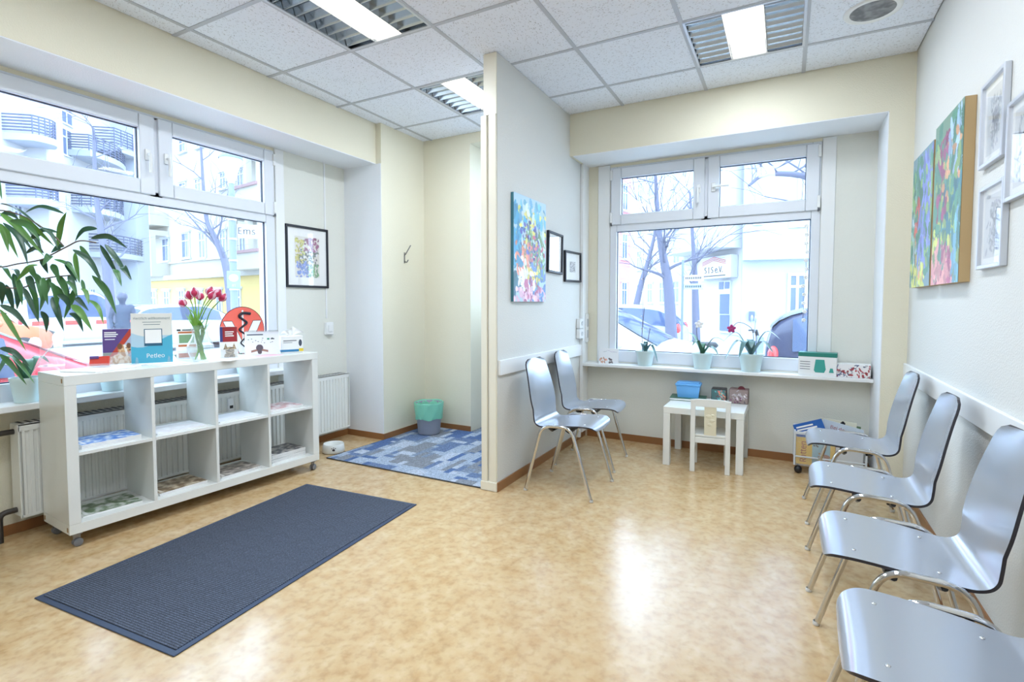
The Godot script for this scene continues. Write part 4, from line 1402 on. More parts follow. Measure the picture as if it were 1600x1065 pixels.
func build_shelf_top():
	var top := 0.866
	var out := Vector3(cos(SHELF_TURN), 0, sin(SHELF_TURN))
	var b: MB
	# flat white tray with the card holder
	var p := PY(132, 579, top)
	var o := thing("paper_stack", "flat stack of white papers under the red card holder", "papers", Vector3(-3.25, top, -1.41), 0.35)
	b = MB.new()
	b.cbox2(Vector3(-0.105, 0, -0.14), Vector3(0.105, 0.008, 0.14), 0.002)
	part("sheets", b, M.paper, o)
	o = thing("card_holder", "small clear holder of red visiting cards on the shelf unit", "card holder", Vector3(-3.30, top + 0.008, -1.42), 0.0)
	o.transform = Transform3D(upright(Vector3.ZERO, Vector3(0.8, 0, 0.6)).basis, o.position)
	b = MB.new()
	b.box2(Vector3(-0.05, 0, -0.03), Vector3(0.05, 0.003, 0.03))
	b.box2(Vector3(-0.05, 0, 0.028), Vector3(0.05, 0.022, 0.03))
	b.box2(Vector3(-0.05, 0, -0.03), Vector3(0.05, 0.05, -0.028))
	part("holder", b, M.acrylic, o)
	b = MB.new()
	b.cbox(Vector3(0, 0.033, 0.003), Vector3(0.086, 0.05, 0.018), 0.001, Basis(Vector3.RIGHT, -0.35))
	part("cards", b, mat("card_red", rgb8(214, 66, 52), 0.4), o)
	b = MB.new()
	b.cbox(Vector3(-0.022, 0.052, 0.004), Vector3(0.04, 0.014, 0.0195), 0.001, Basis(Vector3.RIGHT, -0.35))
	part("card_print", b, mat("card_purple", rgb8(92, 60, 120), 0.4), o)
	# clear leaning stand without a leaflet
	o = thing("acrylic_stand", "empty clear acrylic leaflet stand by the card holder", "stand", Vector3.ZERO)
	o.transform = upright(Vector3(-3.385, top, -1.245), Vector3(0.9, 0, 0.4), 0.3)
	b = MB.new()
	b.box2(Vector3(-0.05, 0, -0.002), Vector3(0.05, 0.28, 0.002))
	part("back_plate", b, M.acrylic, o)
	b = MB.new()
	b.box(Vector3(0, 0.02, 0.045), Vector3(0.1, 0.003, 0.09), Basis(Vector3.RIGHT, 0.3))
	part("foot", b, M.acrylic, o)
	# leaflet holder with the dog leaflets
	o = thing("leaflet_holder", "clear holder of purple and red leaflets with a dog portrait", "leaflet holder", Vector3.ZERO)
	o.transform = upright(Vector3(-3.37, top, -1.545), Vector3(0.88, 0, 0.47), 0.12)
	b = MB.new()
	b.cbox2(Vector3(-0.075, 0.008, -0.02), Vector3(0.075, 0.21, 0.0), 0.001)
	part("leaflets", b, M.paper, o)
	print_quad(o, "cover_print", Vector3(0, 0.109, 0.0008), 0.148, 0.2, Basis(), dog_print())
	b = MB.new()
	for k in 3:
		b.box2(Vector3(-0.066, 0.186 - k * 0.011, 0.001), Vector3(-0.012 + (k % 2) * 0.008, 0.192 - k * 0.011, 0.0016))
	b.box2(Vector3(-0.064, 0.148, 0.001), Vector3(-0.018, 0.152, 0.0016))
	part("text_lines", b, M.paper, o)
	b = MB.new()
	b.box2(Vector3(-0.079, 0.0, 0.006), Vector3(0.079, 0.075, 0.008))
	b.box2(Vector3(-0.079, 0.0, -0.024), Vector3(0.079, 0.16, -0.022))
	b.box2(Vector3(-0.079, 0.0, -0.024), Vector3(-0.077, 0.075, 0.008))
	b.box2(Vector3(0.077, 0.0, -0.024), Vector3(0.079, 0.075, 0.008))
	b.box2(Vector3(-0.079, 0.0, -0.05), Vector3(0.079, 0.003, 0.02))
	part("holder", b, M.acrylic, o)
	# welcome card in an acrylic stand
	o = thing("welcome_card", "tall blue and white welcome card in a clear stand", "card", Vector3.ZERO)
	o.transform = upright(Vector3(-3.275, top, -1.672), Vector3(0.86, 0, 0.5), 0.1)
	b = MB.new()
	b.cbox2(Vector3(-0.1, 0.006, -0.002), Vector3(0.1, 0.298, 0.0), 0.0005)
	part("card", b, M.paper, o)
	print_quad(o, "card_print", Vector3(0, 0.152, 0.0006), 0.2, 0.29, Basis(), welcome_print())
	b = MB.new()
	b.text("Herzlich willkommen!", 0.0185, Transform3D(Basis(), Vector3(0, 0.268, 0.0012)), 0.0006)
	b.box2(Vector3(-0.045, 0.2445, 0.0006), Vector3(0.045, 0.2475, 0.0012))
	b.box2(Vector3(-0.04, 0.2305, 0.0006), Vector3(0.04, 0.2335, 0.0012))
	part("lettering", b, mat("print_teal", rgb8(96, 120, 124), 0.5), o)
	b = MB.new()
	b.text("Petleo", 0.032, Transform3D(Basis(), Vector3(0.015, 0.048, 0.0012)), 0.0006)
	part("logo", b, M.paper, o)
	b = MB.new()
	frame_of(b, -0.038, 0.118, 0.05, 0.206, 0.004, 0.0006, 0.0014)
	b.box2(Vector3(-0.038, 0.106, 0.0006), Vector3(0.05, 0.118, 0.0014))
	part("code_border", b, mat("print_blue", rgb8(40, 92, 120), 0.5), o)
	b = MB.new()
	b.box2(Vector3(-0.034, 0.122, 0.0006), Vector3(0.046, 0.202, 0.001))
	part("code_field", b, M.paper, o)
	b = MB.new()
	b.box2(Vector3(-0.103, 0.0, 0.004), Vector3(0.103, 0.003, 0.05))
	b.box2(Vector3(-0.103, 0.0, -0.05), Vector3(0.103, 0.003, 0.0))
	for x in [-0.085, 0.07]:
		b.prism(PackedVector2Array([Vector2(x, 0.0), Vector2(x + 0.02, 0), Vector2(x + 0.016, 0.035), Vector2(x + 0.008, 0.045)]), 0.003, Transform3D(Basis(), Vector3(0, 0, 0.006)))
	part("stand", b, M.acrylic, o)
	# holder with brown and green leaflets, behind the vase
	o = thing("leaflet_holder", "clear holder of white leaflets with brown bars behind the tulip vase", "leaflet holder", Vector3.ZERO)
	o.transform = upright(Vector3(-3.30, top, -1.885), Vector3(0.9, 0, 0.42), 0.1)
	b = MB.new()
	b.cbox2(Vector3(-0.055, 0.006, -0.012), Vector3(0.055, 0.2, 0.0), 0.001)
	part("leaflets", b, M.paper, o)
	b = MB.new()
	for y in [[0.168, 0.18], [0.085, 0.098], [0.018, 0.045]]:
		b.box2(Vector3(-0.045, y[0], 0.0003), Vector3(0.05, y[1], 0.001))
	part("bars", b, mat("print_brown", rgb8(196, 110, 66), 0.5), o)
	b = MB.new()
	b.box2(Vector3(-0.04, 0.108, 0.0003), Vector3(0.04, 0.16, 0.001))
	part("photo", b, mat("print_green", rgb8(126, 156, 116), 0.5), o)
	b = MB.new()
	b.box2(Vector3(-0.05, 0.184, 0.0003), Vector3(-0.03, 0.194, 0.001))
	b.box2(Vector3(-0.022, 0.186, 0.0003), Vector3(0.04, 0.192, 0.001))
	part("heading", b, M.black_frame, o)
	b = MB.new()
	b.box2(Vector3(-0.058, 0.0, 0.003), Vector3(0.058, 0.06, 0.005))
	b.box2(Vector3(-0.058, 0.0, -0.016), Vector3(0.058, 0.15, -0.014))
	b.box2(Vector3(-0.058, 0.0, -0.05), Vector3(0.058, 0.003, 0.02))
	part("holder", b, M.acrylic, o)
	# tulips
	build_tulips(Vector3(-3.16, top, -1.885))
	# red leaflets with a cat
	o = thing("leaflet_holder", "clear holder of red leaflets with a tabby cat beside the vase", "leaflet holder", Vector3.ZERO)
	o.transform = upright(Vector3(-3.17, top, -2.075), Vector3(0.88, 0, 0.47), 0.1)
	b = MB.new()
	b.cbox2(Vector3(-0.05, 0.006, -0.014), Vector3(0.05, 0.205, 0.0), 0.001)
	part("leaflets", b, M.paper, o)
	print_quad(o, "cover_print", Vector3(0, 0.1055, 0.0006), 0.099, 0.197, Basis(), cat_print())
	b = MB.new()
	for k in 3:
		b.box2(Vector3(-0.02, 0.168 - k * 0.013, 0.0008), Vector3(0.03 - (k % 2) * 0.006, 0.175 - k * 0.013, 0.0014))
	part("text_lines", b, M.paper, o)
	b = MB.new()
	b.box2(Vector3(-0.054, 0.0, 0.004), Vector3(0.054, 0.06, 0.006))
	b.box2(Vector3(-0.054, 0.0, -0.018), Vector3(0.054, 0.15, -0.016))
	b.box2(Vector3(-0.054, 0.0, -0.05), Vector3(0.054, 0.003, 0.02))
	part("holder", b, M.acrylic, o)
	# desk calendar
	o = thing("desk_calendar", "white desk calendar with a lying dog on the shelf unit", "calendar", Vector3.ZERO)
	o.transform = upright(Vector3(-3.195, top, -2.335), Vector3(0.86, 0, 0.5), 0.0)
	b = MB.new()
	var lean := 0.25
	b.cbox(Vector3(0, 0.08, 0.0), Vector3(0.215, 0.165, 0.003), 0.0005, Basis(Vector3.RIGHT, -lean))
	b.cbox(Vector3(0, 0.08, -0.042), Vector3(0.215, 0.165, 0.003), 0.0005, Basis(Vector3.RIGHT, lean))
	part("boards", b, M.paper, o)
	var pb := Basis(Vector3.RIGHT, -lean)
	print_quad(o, "sheet_print", Vector3(0, 0.08, 0.0) + pb.z * 0.0022, 0.212, 0.162, pb, calendar_print())
	b = MB.new()
	b.box(Vector3(0, 0.08, 0) + pb * Vector3(-0.045, 0.06, 0.0024), Vector3(0.1, 0.008, 0.0008), pb)
	part("heading", b, mat("print_dark", rgb8(70, 80, 96), 0.5), o)
	b = MB.new()
	for k in 26:
		var x := -0.1 + k * 0.008
		b.tube([Vector3(x, 0.155, -0.008), Vector3(x, 0.168, -0.014), Vector3(x, 0.168, -0.028), Vector3(x, 0.155, -0.034)], 0.0012, 5)
	var wire := part("wire_binding", b, M.steel, o)
	wire.set_meta("kind", "stuff")
	# wipes box with a tissue
	o = thing("tissue_box", "white and blue tissue box with a tissue pulled out", "tissue box", Vector3.ZERO)
	o.transform = upright(Vector3(-3.19, top, -2.555), Vector3(0.9, 0, 0.42), 0.0)
	b = MB.new()
	b.cbox2(Vector3(-0.075, 0, -0.06), Vector3(0.075, 0.12, 0.06), 0.003)
	part("box", b, M.white_plastic, o)
	b = MB.new()
	b.box2(Vector3(-0.0755, 0.008, -0.061), Vector3(0.0755, 0.024, 0.061))
	part("band", b, mat("band_blue", rgb8(40, 122, 170), 0.4), o)
	b = MB.new()
	b.box2(Vector3(-0.06, 0.085, 0.0602), Vector3(0.03, 0.09, 0.0608))
	b.box2(Vector3(-0.06, 0.072, 0.0602), Vector3(0.0, 0.075, 0.0608))
	b.ball(Vector3(0.055, 0.07, 0.0602), Vector3(0.012, 0.025, 0.001), Basis(), 6, 10)
	part("print", b, mat("print_dark", rgb8(70, 80, 96), 0.5), o)
	b = MB.new()
	b.box2(Vector3(0.045, 0.008, 0.0602), Vector3(0.0756, 0.03, 0.0612))
	part("corner_print", b, mat("print_yellow", rgb8(230, 200, 60), 0.5), o)
	b = MB.new()
	var rows := []
	for i in 7:
		var row := []
		for k in 9:
			var u := i / 6.0
			var t := -1.0 + k / 4.0
			row.append(Vector3(t * (0.02 + 0.06 * u) + 0.02 * u, 0.118 + u * 0.07 - absf(t) * 0.05 * u * u, 0.02 * sin(t * 6.0 + u * 3.0) * (0.4 + u)))
		rows.append(row)
	b.sheet(rows, 0.0008)
	part("tissue", b, M.paper, o)
	# loose papers on the top
	var sheets := [[Vector3(-3.2, top, -1.72), 0.2, "loose printed sheets at the foot of the welcome card"], [Vector3(-3.1, top, -2.02), 0.5, "loose white sheet between the vase and the red leaflets"], [Vector3(-3.11, top, -2.3), 0.1, "flat pink-edged leaflet in front of the desk calendar"]]
	for e in sheets:
		b = MB.new()
		b.cbox2(Vector3(-0.06, 0, -0.09), Vector3(0.06, 0.002, 0.09), 0.0005)
		single("leaflet", b, M.paper if e[1] != 0.1 else mat("leaflet_pink", rgb8(226, 180, 190), 0.6), e[2], "leaflet", e[0], e[1])

func dog_print() -> Material:
	var w := 74
	var h := 100
	var im := Image.create(w, h, false, Image.FORMAT_RGB8)
	for y in h:
		for x in w:
			var c := rgb8(92, 70, 130)
			var d := x - (62 - y * 0.62)
			if d > 0:
				c = rgb8(186, 66, 50)
			if d > 14:
				c = rgb8(176, 184, 204)
			if y > 66 and d <= 0:
				c = rgb8(90, 104, 84)
			im.set_pixel(x, y, c)
	var f := FastNoiseLite.new()
	f.seed = 4
	f.frequency = 0.09
	f.fractal_octaves = 3
	for y in h:
		for x in w:
			var q := Vector2(x, y)
			var k := f.get_noise_2d(x, y * 0.7) * 1.4
			var head := ((q - Vector2(49, 60)) / Vector2(15, 16)).length() + k * 0.15
			var ear := minf(((q - Vector2(38, 50)) / Vector2(6, 9)).length(), ((q - Vector2(59, 48)) / Vector2(5, 8)).length())
			var body := minf(((q - Vector2(40, 90)) / Vector2(24, 20)).length(), ((q - Vector2(20, 92)) / Vector2(18, 14)).length()) + k * 0.12
			if body < 1.0:
				im.set_pixel(x, y, rgb8(206, 164, 118).lerp(rgb8(240, 228, 208), clampf(k + 0.5 + (0.4 if absf(x - 48) < 10 else 0.0), 0, 1)))
			if head < 1.0:
				im.set_pixel(x, y, rgb8(186, 134, 88).lerp(rgb8(226, 196, 156), clampf(k + 0.4, 0, 1)))
			if head < 1.0 and absf(x - 50 - (y - 50) * 0.2) < 3:
				im.set_pixel(x, y, rgb8(244, 238, 228))
			if ear < 1.0:
				im.set_pixel(x, y, rgb8(120, 80, 56))
	im.fill_rect(Rect2i(57, 66, 6, 4), rgb8(222, 150, 150))
	im.fill_rect(Rect2i(60, 60, 4, 3), rgb8(40, 34, 34))
	im.fill_rect(Rect2i(52, 54, 3, 2), rgb8(40, 34, 34))
	return printed("dog_leaflet", im, 0.3)

func welcome_print() -> Material:
	var w := 100
	var h := 145
	var im := Image.create(w, h, false, Image.FORMAT_RGB8)
	for y in h:
		for x in w:
			var t := float(x) / w
			var c := rgb8(228, 228, 222)
			if y > 56 + 16 * t + 6 * sin(t * 5.0) and y < 100:
				c = rgb8(178, 208, 224)
			if y > 92 - 22 * t * t + 8 * sin(t * 4.5 + 0.4):
				c = rgb8(78, 176, 206)
			im.set_pixel(x, y, c)
	return printed("welcome_print", im, 0.3)

func cat_print() -> Material:
	var w := 50
	var h := 100
	var im := Image.create(w, h, false, Image.FORMAT_RGB8)
	im.fill(rgb8(238, 236, 232))
	im.fill_rect(Rect2i(0, 0, w, 49), rgb8(158, 44, 52))
	im.fill_rect(Rect2i(0, 0, 8, 49), rgb8(60, 66, 130))
	var f := FastNoiseLite.new()
	f.seed = 9
	f.frequency = 0.13
	for y in range(50, h):
		for x in w:
			var px := Vector2(x, y)
			var k := f.get_noise_2d(x * 0.6, y * 1.6)
			var ok := (px - Vector2(27, 78)).length() < 13 or (px - Vector2(26, 98)).length() < 16
			var ear := (absf(px.x - 15) < (px.y - 54) * 0.35 and px.y < 74) or (absf(px.x - 39) < (px.y - 54) * 0.35 and px.y < 74)
			if ok or ear:
				im.set_pixel(x, y, rgb8(104, 88, 72).lerp(rgb8(206, 186, 152), clampf(k * 1.6 + 0.5, 0, 1)))
	im.fill_rect(Rect2i(20, 75, 3, 2), rgb8(40, 40, 36))
	im.fill_rect(Rect2i(31, 75, 3, 2), rgb8(40, 40, 36))
	return printed("cat_leaflet", im, 0.3)

func calendar_print() -> Material:
	var w := 110
	var h := 84
	var im := Image.create(w, h, false, Image.FORMAT_RGB8)
	im.fill(rgb8(228, 232, 238))
	var r := RandomNumberGenerator.new()
	r.seed = 12
	for k in 14:
		var p := Vector2i(r.randi_range(8, 100), r.randi_range(22, 40))
		im.fill_rect(Rect2i(p.x, p.y, r.randi_range(2, 4), 2), rgb8(60, 64, 70))
	for y in h:
		for x in w:
			var q := Vector2(x, y)
			var a := ((q - Vector2(44, 60)) / Vector2(12, 14)).length()
			if a < 1.0:
				im.set_pixel(x, y, rgb8(92, 82, 92) if r.randf() < 0.7 else rgb8(70, 62, 70))
			if absf((y - 64) - absf(x - 44) * 0.25) < 4 and absf(x - 44) < 28 and a > 0.8:
				im.set_pixel(x, y, rgb8(150, 110, 96))
			if ((q - Vector2(44, 74)) / Vector2(7, 7)).length() < 1.0:
				im.set_pixel(x, y, rgb8(84, 70, 76))
	im.fill_rect(Rect2i(70, 24, 8, 6), rgb8(50, 140, 110))
	im.fill_rect(Rect2i(82, 25, 12, 4), rgb8(60, 70, 80))
	return printed("calendar_print", im, 0.4)

func build_tulips(at: Vector3):
	var o := thing("glass_vase", "round clear glass vase holding the tulips on the shelf unit", "vase", at)
	var b := MB.new()
	b.lathe([Vector2(0.0, 0.004), Vector2(0.035, 0.002), Vector2(0.042, 0.0), Vector2(0.044, 0.008), Vector2(0.06, 0.035), Vector2(0.071, 0.065), Vector2(0.073, 0.09), Vector2(0.066, 0.115), Vector2(0.052, 0.14), Vector2(0.043, 0.16), Vector2(0.043, 0.185), Vector2(0.052, 0.21), Vector2(0.058, 0.222)], 28)
	part("glass", b, clear_glass("vase_glass", 0.24, rgb8(206, 224, 230)), o)
	b = MB.new()
	b.lathe([Vector2(0.0, 0.088), Vector2(0.071, 0.088)], 28)
	part("water_surface", b, clear_glass("vase_water", 0.12, rgb8(220, 240, 236)), o)
	var heads := [[289.6, 471.5, 0.03], [297.5, 462, -0.02], [304, 457.5, -0.04], [311.6, 462, 0.05], [325, 455, 0.0], [328, 461, -0.05], [336, 457, -0.02], [343, 464, 0.03]]
	var red := mat("tulip_red", rgb8(196, 44, 90), 0.45)
	var pink := mat("tulip_pink", rgb8(238, 190, 206), 0.45)
	var green := mat("tulip_green", rgb8(128, 176, 72), 0.5)
	for m in [red, pink, green]:
		m.backlight_enabled = true
		m.backlight = m.albedo_color * 0.5
	var petal_out := petal_mesh(0.026, 0.056, 0.024)
	var petal_in := petal_mesh(0.024, 0.06, 0.021)
	for k in heads.size():
		var depth: float = (at - EYE).dot(-cam_basis.z) + heads[k][2]
		var p := PD(heads[k][0], heads[k][1] + 6.0, depth)
		var t := thing("tulip", "crimson tulip with pale petal edges in the glass vase", "tulip", Vector3(at.x, at.y, at.z), 0.0, "tulips in the glass vase")
		var a := rng.randf() * TAU
		var foot := Vector3(cos(a) * 0.03, 0.012, sin(a) * 0.03)
		var neck := Vector3(cos(a + 2.6) * 0.022, 0.17, sin(a + 2.6) * 0.022)
		var tip := p - at
		b = MB.new()
		var mid := neck.lerp(tip, 0.55) + Vector3(0, 0.02, 0) - Vector3(tip.x, 0, tip.z) * 0.12
		b.tube(spline([foot, neck, mid, tip], 5), 0.0032, 7)
		part("stem", b, green, t)
		var dir := (tip - mid).normalized()
		var side := dir.cross(Vector3.RIGHT).normalized()
		var bas := Basis(side, dir, side.cross(dir))
		for q in 6:
			inst("petal", petal_out if q % 2 == 0 else petal_in, red if q % 2 == 0 else pink, t, Transform3D(bas * Basis(Vector3.UP, TAU * q / 6.0 + a), tip))
		for q in 3:
			b = MB.new()
			var la := a + 1.0 + q * 2.1
			var end := neck + Vector3(cos(la) * 0.06, 0.05 + rng.randf() * 0.11, sin(la) * 0.06)
			blade(b, foot * 0.6 + Vector3(0, 0.02, 0), neck * 0.9 + Vector3(0, 0.02, 0), end, 0.022)
			part("leaf", b, green, t)

func petal_mesh(w: float, h: float, r: float) -> ArrayMesh:
	var b := MB.new()
	var rows := []
	for i in 7:
		var u := i / 6.0
		var row := []
		var rad := r * (0.25 + 1.5 * u * (1.0 - u) * 2.0 - 0.35 * u * u) + 0.003
		var hw := 0.95 * sin(PI * clampf(u * 0.8 + 0.14, 0, 1))
		for k in 5:
			var t := -1.0 + k / 2.0
			var ang := t * hw * 0.75
			row.append(Vector3(cos(ang) * rad, h * u, sin(ang) * rad))
		rows.append(row)
	b.sheet(rows, 0.0008)
	return b.mesh()

# strap-shaped leaf from a over b to c
func blade(m: MB, a: Vector3, bb: Vector3, c: Vector3, w: float, fold := 0.25, up := Vector3.UP, tip_power := 0.8):
	var line := spline([a, bb, c], 6)
	var rows := []
	for i in line.size():
		var u := float(i) / (line.size() - 1)
		var d: Vector3 = (line[mini(i + 1, line.size() - 1)] - line[maxi(i - 1, 0)]).normalized()
		var s := d.cross(up)
		if s.length() < 0.1:
			s = d.cross(Vector3.RIGHT)
		s = s.normalized()
		var nn := s.cross(d)
		var hw := w * 0.5 * maxf(0.04, pow(sin(PI * pow(u, 0.8)), tip_power))
		rows.append([line[i] - s * hw + nn * hw * fold, line[i], line[i] + s * hw + nn * hw * fold])
	m.sheet(rows)

func pot(o: Node3D, r: float, h: float):
	var b := MB.new()
	b.lathe([Vector2(0, 0), Vector2(r * 0.72, 0), Vector2(r * 0.75, 0.004), Vector2(r * 0.96, h * 0.86), Vector2(r, h * 0.88), Vector2(r * 1.02, h), Vector2(r * 0.95, h), Vector2(r * 0.9, h * 0.86), Vector2(0, h * 0.86)], 28)
	var p := part("pot", b, M.pot_white, o)
	b = MB.new()
	b.lathe([Vector2(0, h * 0.9), Vector2(r * 0.85, h * 0.88), Vector2(r * 0.92, h * 0.865)], 20)
	part("soil", b, M.soil, p)

func orchid(label: String, at: Vector3, r: float, h: float, leaves: Array, m: Material, group: String) -> Node3D:
	var o := thing("potted_orchid", label, "plant", at, 0.0, group)
	pot(o, r, h)
	for e in leaves:
		# [angle, reach, rise, drop, width]
		var b := MB.new()
		var d := Vector3(cos(e[0]), 0, sin(e[0]))
		blade(b, Vector3(0, h * 0.9, 0) + d * 0.008, Vector3(0, h + e[2], 0) + d * e[1] * 0.5, Vector3(0, h + e[3], 0) + d * e[1], e[4], 0.2)
		part("leaf", b, m, o)
	return o

func build_sill_things():
	var g := mat("orchid_leaf", rgb8(66, 112, 84), 0.35)
	var g2 := mat("orchid_dark", rgb8(70, 110, 112), 0.35)
	var brown := mat("stem_brown", rgb8(92, 82, 84), 0.6)
	var y := 0.69
	var grp := "potted orchids under the small window"
	var o := orchid("small orchid with two bare stakes in a white pot beside the cat card", Vector3(-1.06, y, -4.425), 0.078, 0.128, [[2.9, 0.15, 0.07, -0.03, 0.012], [0.3, 0.12, 0.06, 0.03, 0.03], [0.5, 0.14, 0.05, -0.09, 0.035], [3.6, 0.08, 0.05, 0.06, 0.03], [1.4, 0.07, 0.06, 0.04, 0.035], [4.6, 0.07, 0.07, 0.06, 0.035]], g2, grp)
	for e in [[Vector3(-0.02, 0.1, 0), Vector3(-0.028, 0.26, 0), Vector3(-0.012, 0.5, -0.01)], [Vector3(0.015, 0.1, 0), Vector3(0.022, 0.2, 0), Vector3(0.04, 0.32, 0.0)]]:
		var b := MB.new()
		b.tube(spline(e, 5), 0.0028, 6)
		part("stem", b, brown, o)
	o = orchid("orchid with broad green leaves and one white blossom, middle of three white pots", Vector3(-0.595, y, -4.425), 0.082, 0.13, [[3.0, 0.14, 0.10, 0.03, 0.035], [0.1, 0.17, 0.12, 0.10, 0.04], [0.5, 0.15, 0.06, -0.01, 0.04], [2.3, 0.1, 0.10, 0.06, 0.04], [3.7, 0.15, 0.12, 0.16, 0.035], [1.4, 0.1, 0.08, 0.05, 0.04]], g, grp)
	stem_with(o, [Vector3(-0.01, 0.1, 0), Vector3(-0.05, 0.3, -0.01), Vector3(-0.03, 0.36, 0.0)], brown, mat("blossom_white", rgb8(240, 240, 244), 0.5), 0.03)
	o = orchid("large orchid with grey-green leaves and a magenta blossom beside the product box", Vector3(-0.235, y, -4.425), 0.09, 0.14, [[3.0, 0.21, 0.16, 0.08, 0.055], [2.7, 0.2, 0.1, -0.05, 0.06], [3.4, 0.18, 0.12, 0.13, 0.05], [0.1, 0.2, 0.17, 0.12, 0.055], [0.6, 0.19, 0.1, 0.02, 0.05], [1.5, 0.1, 0.1, 0.05, 0.055], [2.1, 0.15, 0.1, -0.02, 0.05], [4.5, 0.12, 0.1, 0.08, 0.05]], mat("orchid_grey", rgb8(104, 140, 140), 0.35), grp)
	stem_with(o, [Vector3(0.01, 0.12, 0), Vector3(0.012, 0.3, 0.0), Vector3(-0.03, 0.36, 0.0), Vector3(-0.1, 0.38, 0.0), Vector3(-0.145, 0.33, 0.0)], brown, mat("blossom_magenta", rgb8(176, 52, 118), 0.5), 0.03)
	var b := MB.new()
	b.tube([Vector3(0.035, 0.12, 0.0), Vector3(0.035, 0.33, 0.0)], 0.003, 6)
	part("stake", b, brown, o)
	# cat card
	o = thing("cat_card", "white folded card with two cats at the end of the window sill", "card", Vector3(-1.38, y, -4.42), 0.15)
	b = MB.new()
	b.cbox(Vector3(0, 0.065, 0.0), Vector3(0.17, 0.135, 0.002), 0.0005, Basis(Vector3.RIGHT, -0.2))
	b.cbox(Vector3(0, 0.065, -0.027), Vector3(0.17, 0.135, 0.002), 0.0005, Basis(Vector3.RIGHT, 0.2))
	part("boards", b, M.paper, o)
	var cb := Basis(Vector3.RIGHT, -0.2)
	print_quad(o, "cat_print", Vector3(0, 0.065, 0) + cb.z * 0.0016, 0.166, 0.13, cb, paint("two_cats", 64, 50, rgb8(232, 234, 236), [[rgb8(196, 150, 130), 16, Rect2(0.02, 0.6, 0.3, 0.3), 7, 5, 0.5, 1.0], [rgb8(110, 100, 100), 16, Rect2(0.48, 0.62, 0.2, 0.34), 6, 4, 1.2, 0.6], [rgb8(206, 208, 214), 6, Rect2(0.1, 0.1, 0.7, 0.2), 20, 1, 0.0, 0.05]], 2))
	# product box with green lid edge
	o = thing("product_box", "white product box with a green top and a teal device print", "box", Vector3(0.215, y, -4.425), -0.12)
	b = MB.new()
	b.cbox2(Vector3(-0.122, 0, -0.05), Vector3(0.122, 0.168, 0.05), 0.002)
	part("box", b, M.white_plastic, o)
	b = MB.new()
	b.cbox2(Vector3(-0.123, 0.138, -0.051), Vector3(0.123, 0.1695, 0.051), 0.002)
	part("top_band", b, mat("teal_green", rgb8(40, 128, 116), 0.4), o)
	b = MB.new()
	b.prism(PackedVector2Array([Vector2(-0.03, 0.04), Vector2(-0.02, 0.025), Vector2(0.035, 0.025), Vector2(0.045, 0.05), Vector2(0.035, 0.12), Vector2(-0.02, 0.12)]), 0.001, Transform3D(Basis(), Vector3(0.01, 0, 0.0505)))
	b.prism(PackedVector2Array([Vector2(0.075, 0.028), Vector2(0.105, 0.028), Vector2(0.098, 0.06), Vector2(0.082, 0.06)]), 0.001, Transform3D(Basis(), Vector3(0, 0, 0.0505)))
	part("device_print", b, mat("teal_print", rgb8(60, 160, 150), 0.4), o)
	b = MB.new()
	for k in 4:
		b.box2(Vector3(-0.11, 0.045 + k * 0.018, 0.0501), Vector3(-0.045, 0.049 + k * 0.018, 0.0508))
	part("text_lines", b, mat("print_dark", rgb8(70, 80, 96), 0.5), o)
	# patterned tissue box
	o = thing("tissue_box", "long tissue box with a red and blue feather pattern on the window sill", "tissue box", Vector3(0.435, y, -4.42), -0.12)
	b = MB.new()
	b.cbox2(Vector3(-0.105, 0, -0.055), Vector3(0.105, 0.098, 0.055), 0.003)
	part("box", b, M.white_plastic, o)
	var pat := paint("feathers", 128, 50, rgb8(236, 234, 234), [[rgb8(160, 60, 66), 26, Rect2(0, 0, 1, 1), 8, 4, 0.8, 1.4], [rgb8(70, 84, 120), 22, Rect2(0, 0, 1, 1), 7, 2, 0.8, 1.4], [rgb8(150, 150, 156), 22, Rect2(0, 0, 1, 1), 6, 2, 0.5, 1.4]], 17)
	print_quad(o, "front_print", Vector3(0, 0.049, 0.0555), 0.206, 0.092, Basis(), pat)
	print_quad(o, "side_print", Vector3(-0.1055, 0.049, 0), 0.106, 0.092, Basis(Vector3(0, 0, 1), Vector3.UP, Vector3(-1, 0, 0)), pat)
	# hanging strings of small white blossoms at the pane
	for e in [[PZ(1006, 366, -4.46), PZ(1003, 540, -4.46), "thin string of tiny white lights hanging above the small orchid", 9, 0.005], [PZ(1262, 345, -4.47), PZ(1254, 505, -4.47), "string of white blossom lights hanging beside the window frame", 12, 0.012]]:
		var top: Vector3 = e[0]
		var end: Vector3 = e[1]
		o = thing("light_string", e[2], "lights", top)
		b = MB.new()
		b.tube([Vector3.ZERO, (end - top) * 0.5 + Vector3(0.004, 0, 0), end - top], 0.0015, 6)
		part("wire", b, brown, o)
		for k in e[3]:
			b = MB.new()
			var q: Vector3 = (end - top) * ((k + 0.6) / e[3]) + Vector3(rng.randf_range(-0.01, 0.01), 0, 0.004)
			for t in 5:
				b.ball(q + Vector3(cos(TAU * t / 5.0), sin(TAU * t / 5.0), 0) * e[4] * 0.7, Vector3(e[4] * 0.6, e[4] * 0.6, e[4] * 0.25), Basis(), 4, 6)
			part("blossom", b, M.paper, o)
	# pots on the shop window sill, seen past the shelf unit
	var ly := 0.705
	var grp2 := "potted plants on the shop window sill"
	orchid("broad-leaved potted plant on the shop window sill by the valve end", Vector3(-3.51, ly, -1.18), 0.068, 0.13, [[0.2, 0.16, 0.1, 0.05, 0.04], [5.0, 0.2, 0.14, 0.13, 0.03], [1.2, 0.14, 0.12, 0.02, 0.04], [2.0, 0.16, 0.07, -0.02, 0.05], [4.2, 0.14, 0.1, 0.06, 0.04]], g, grp2)
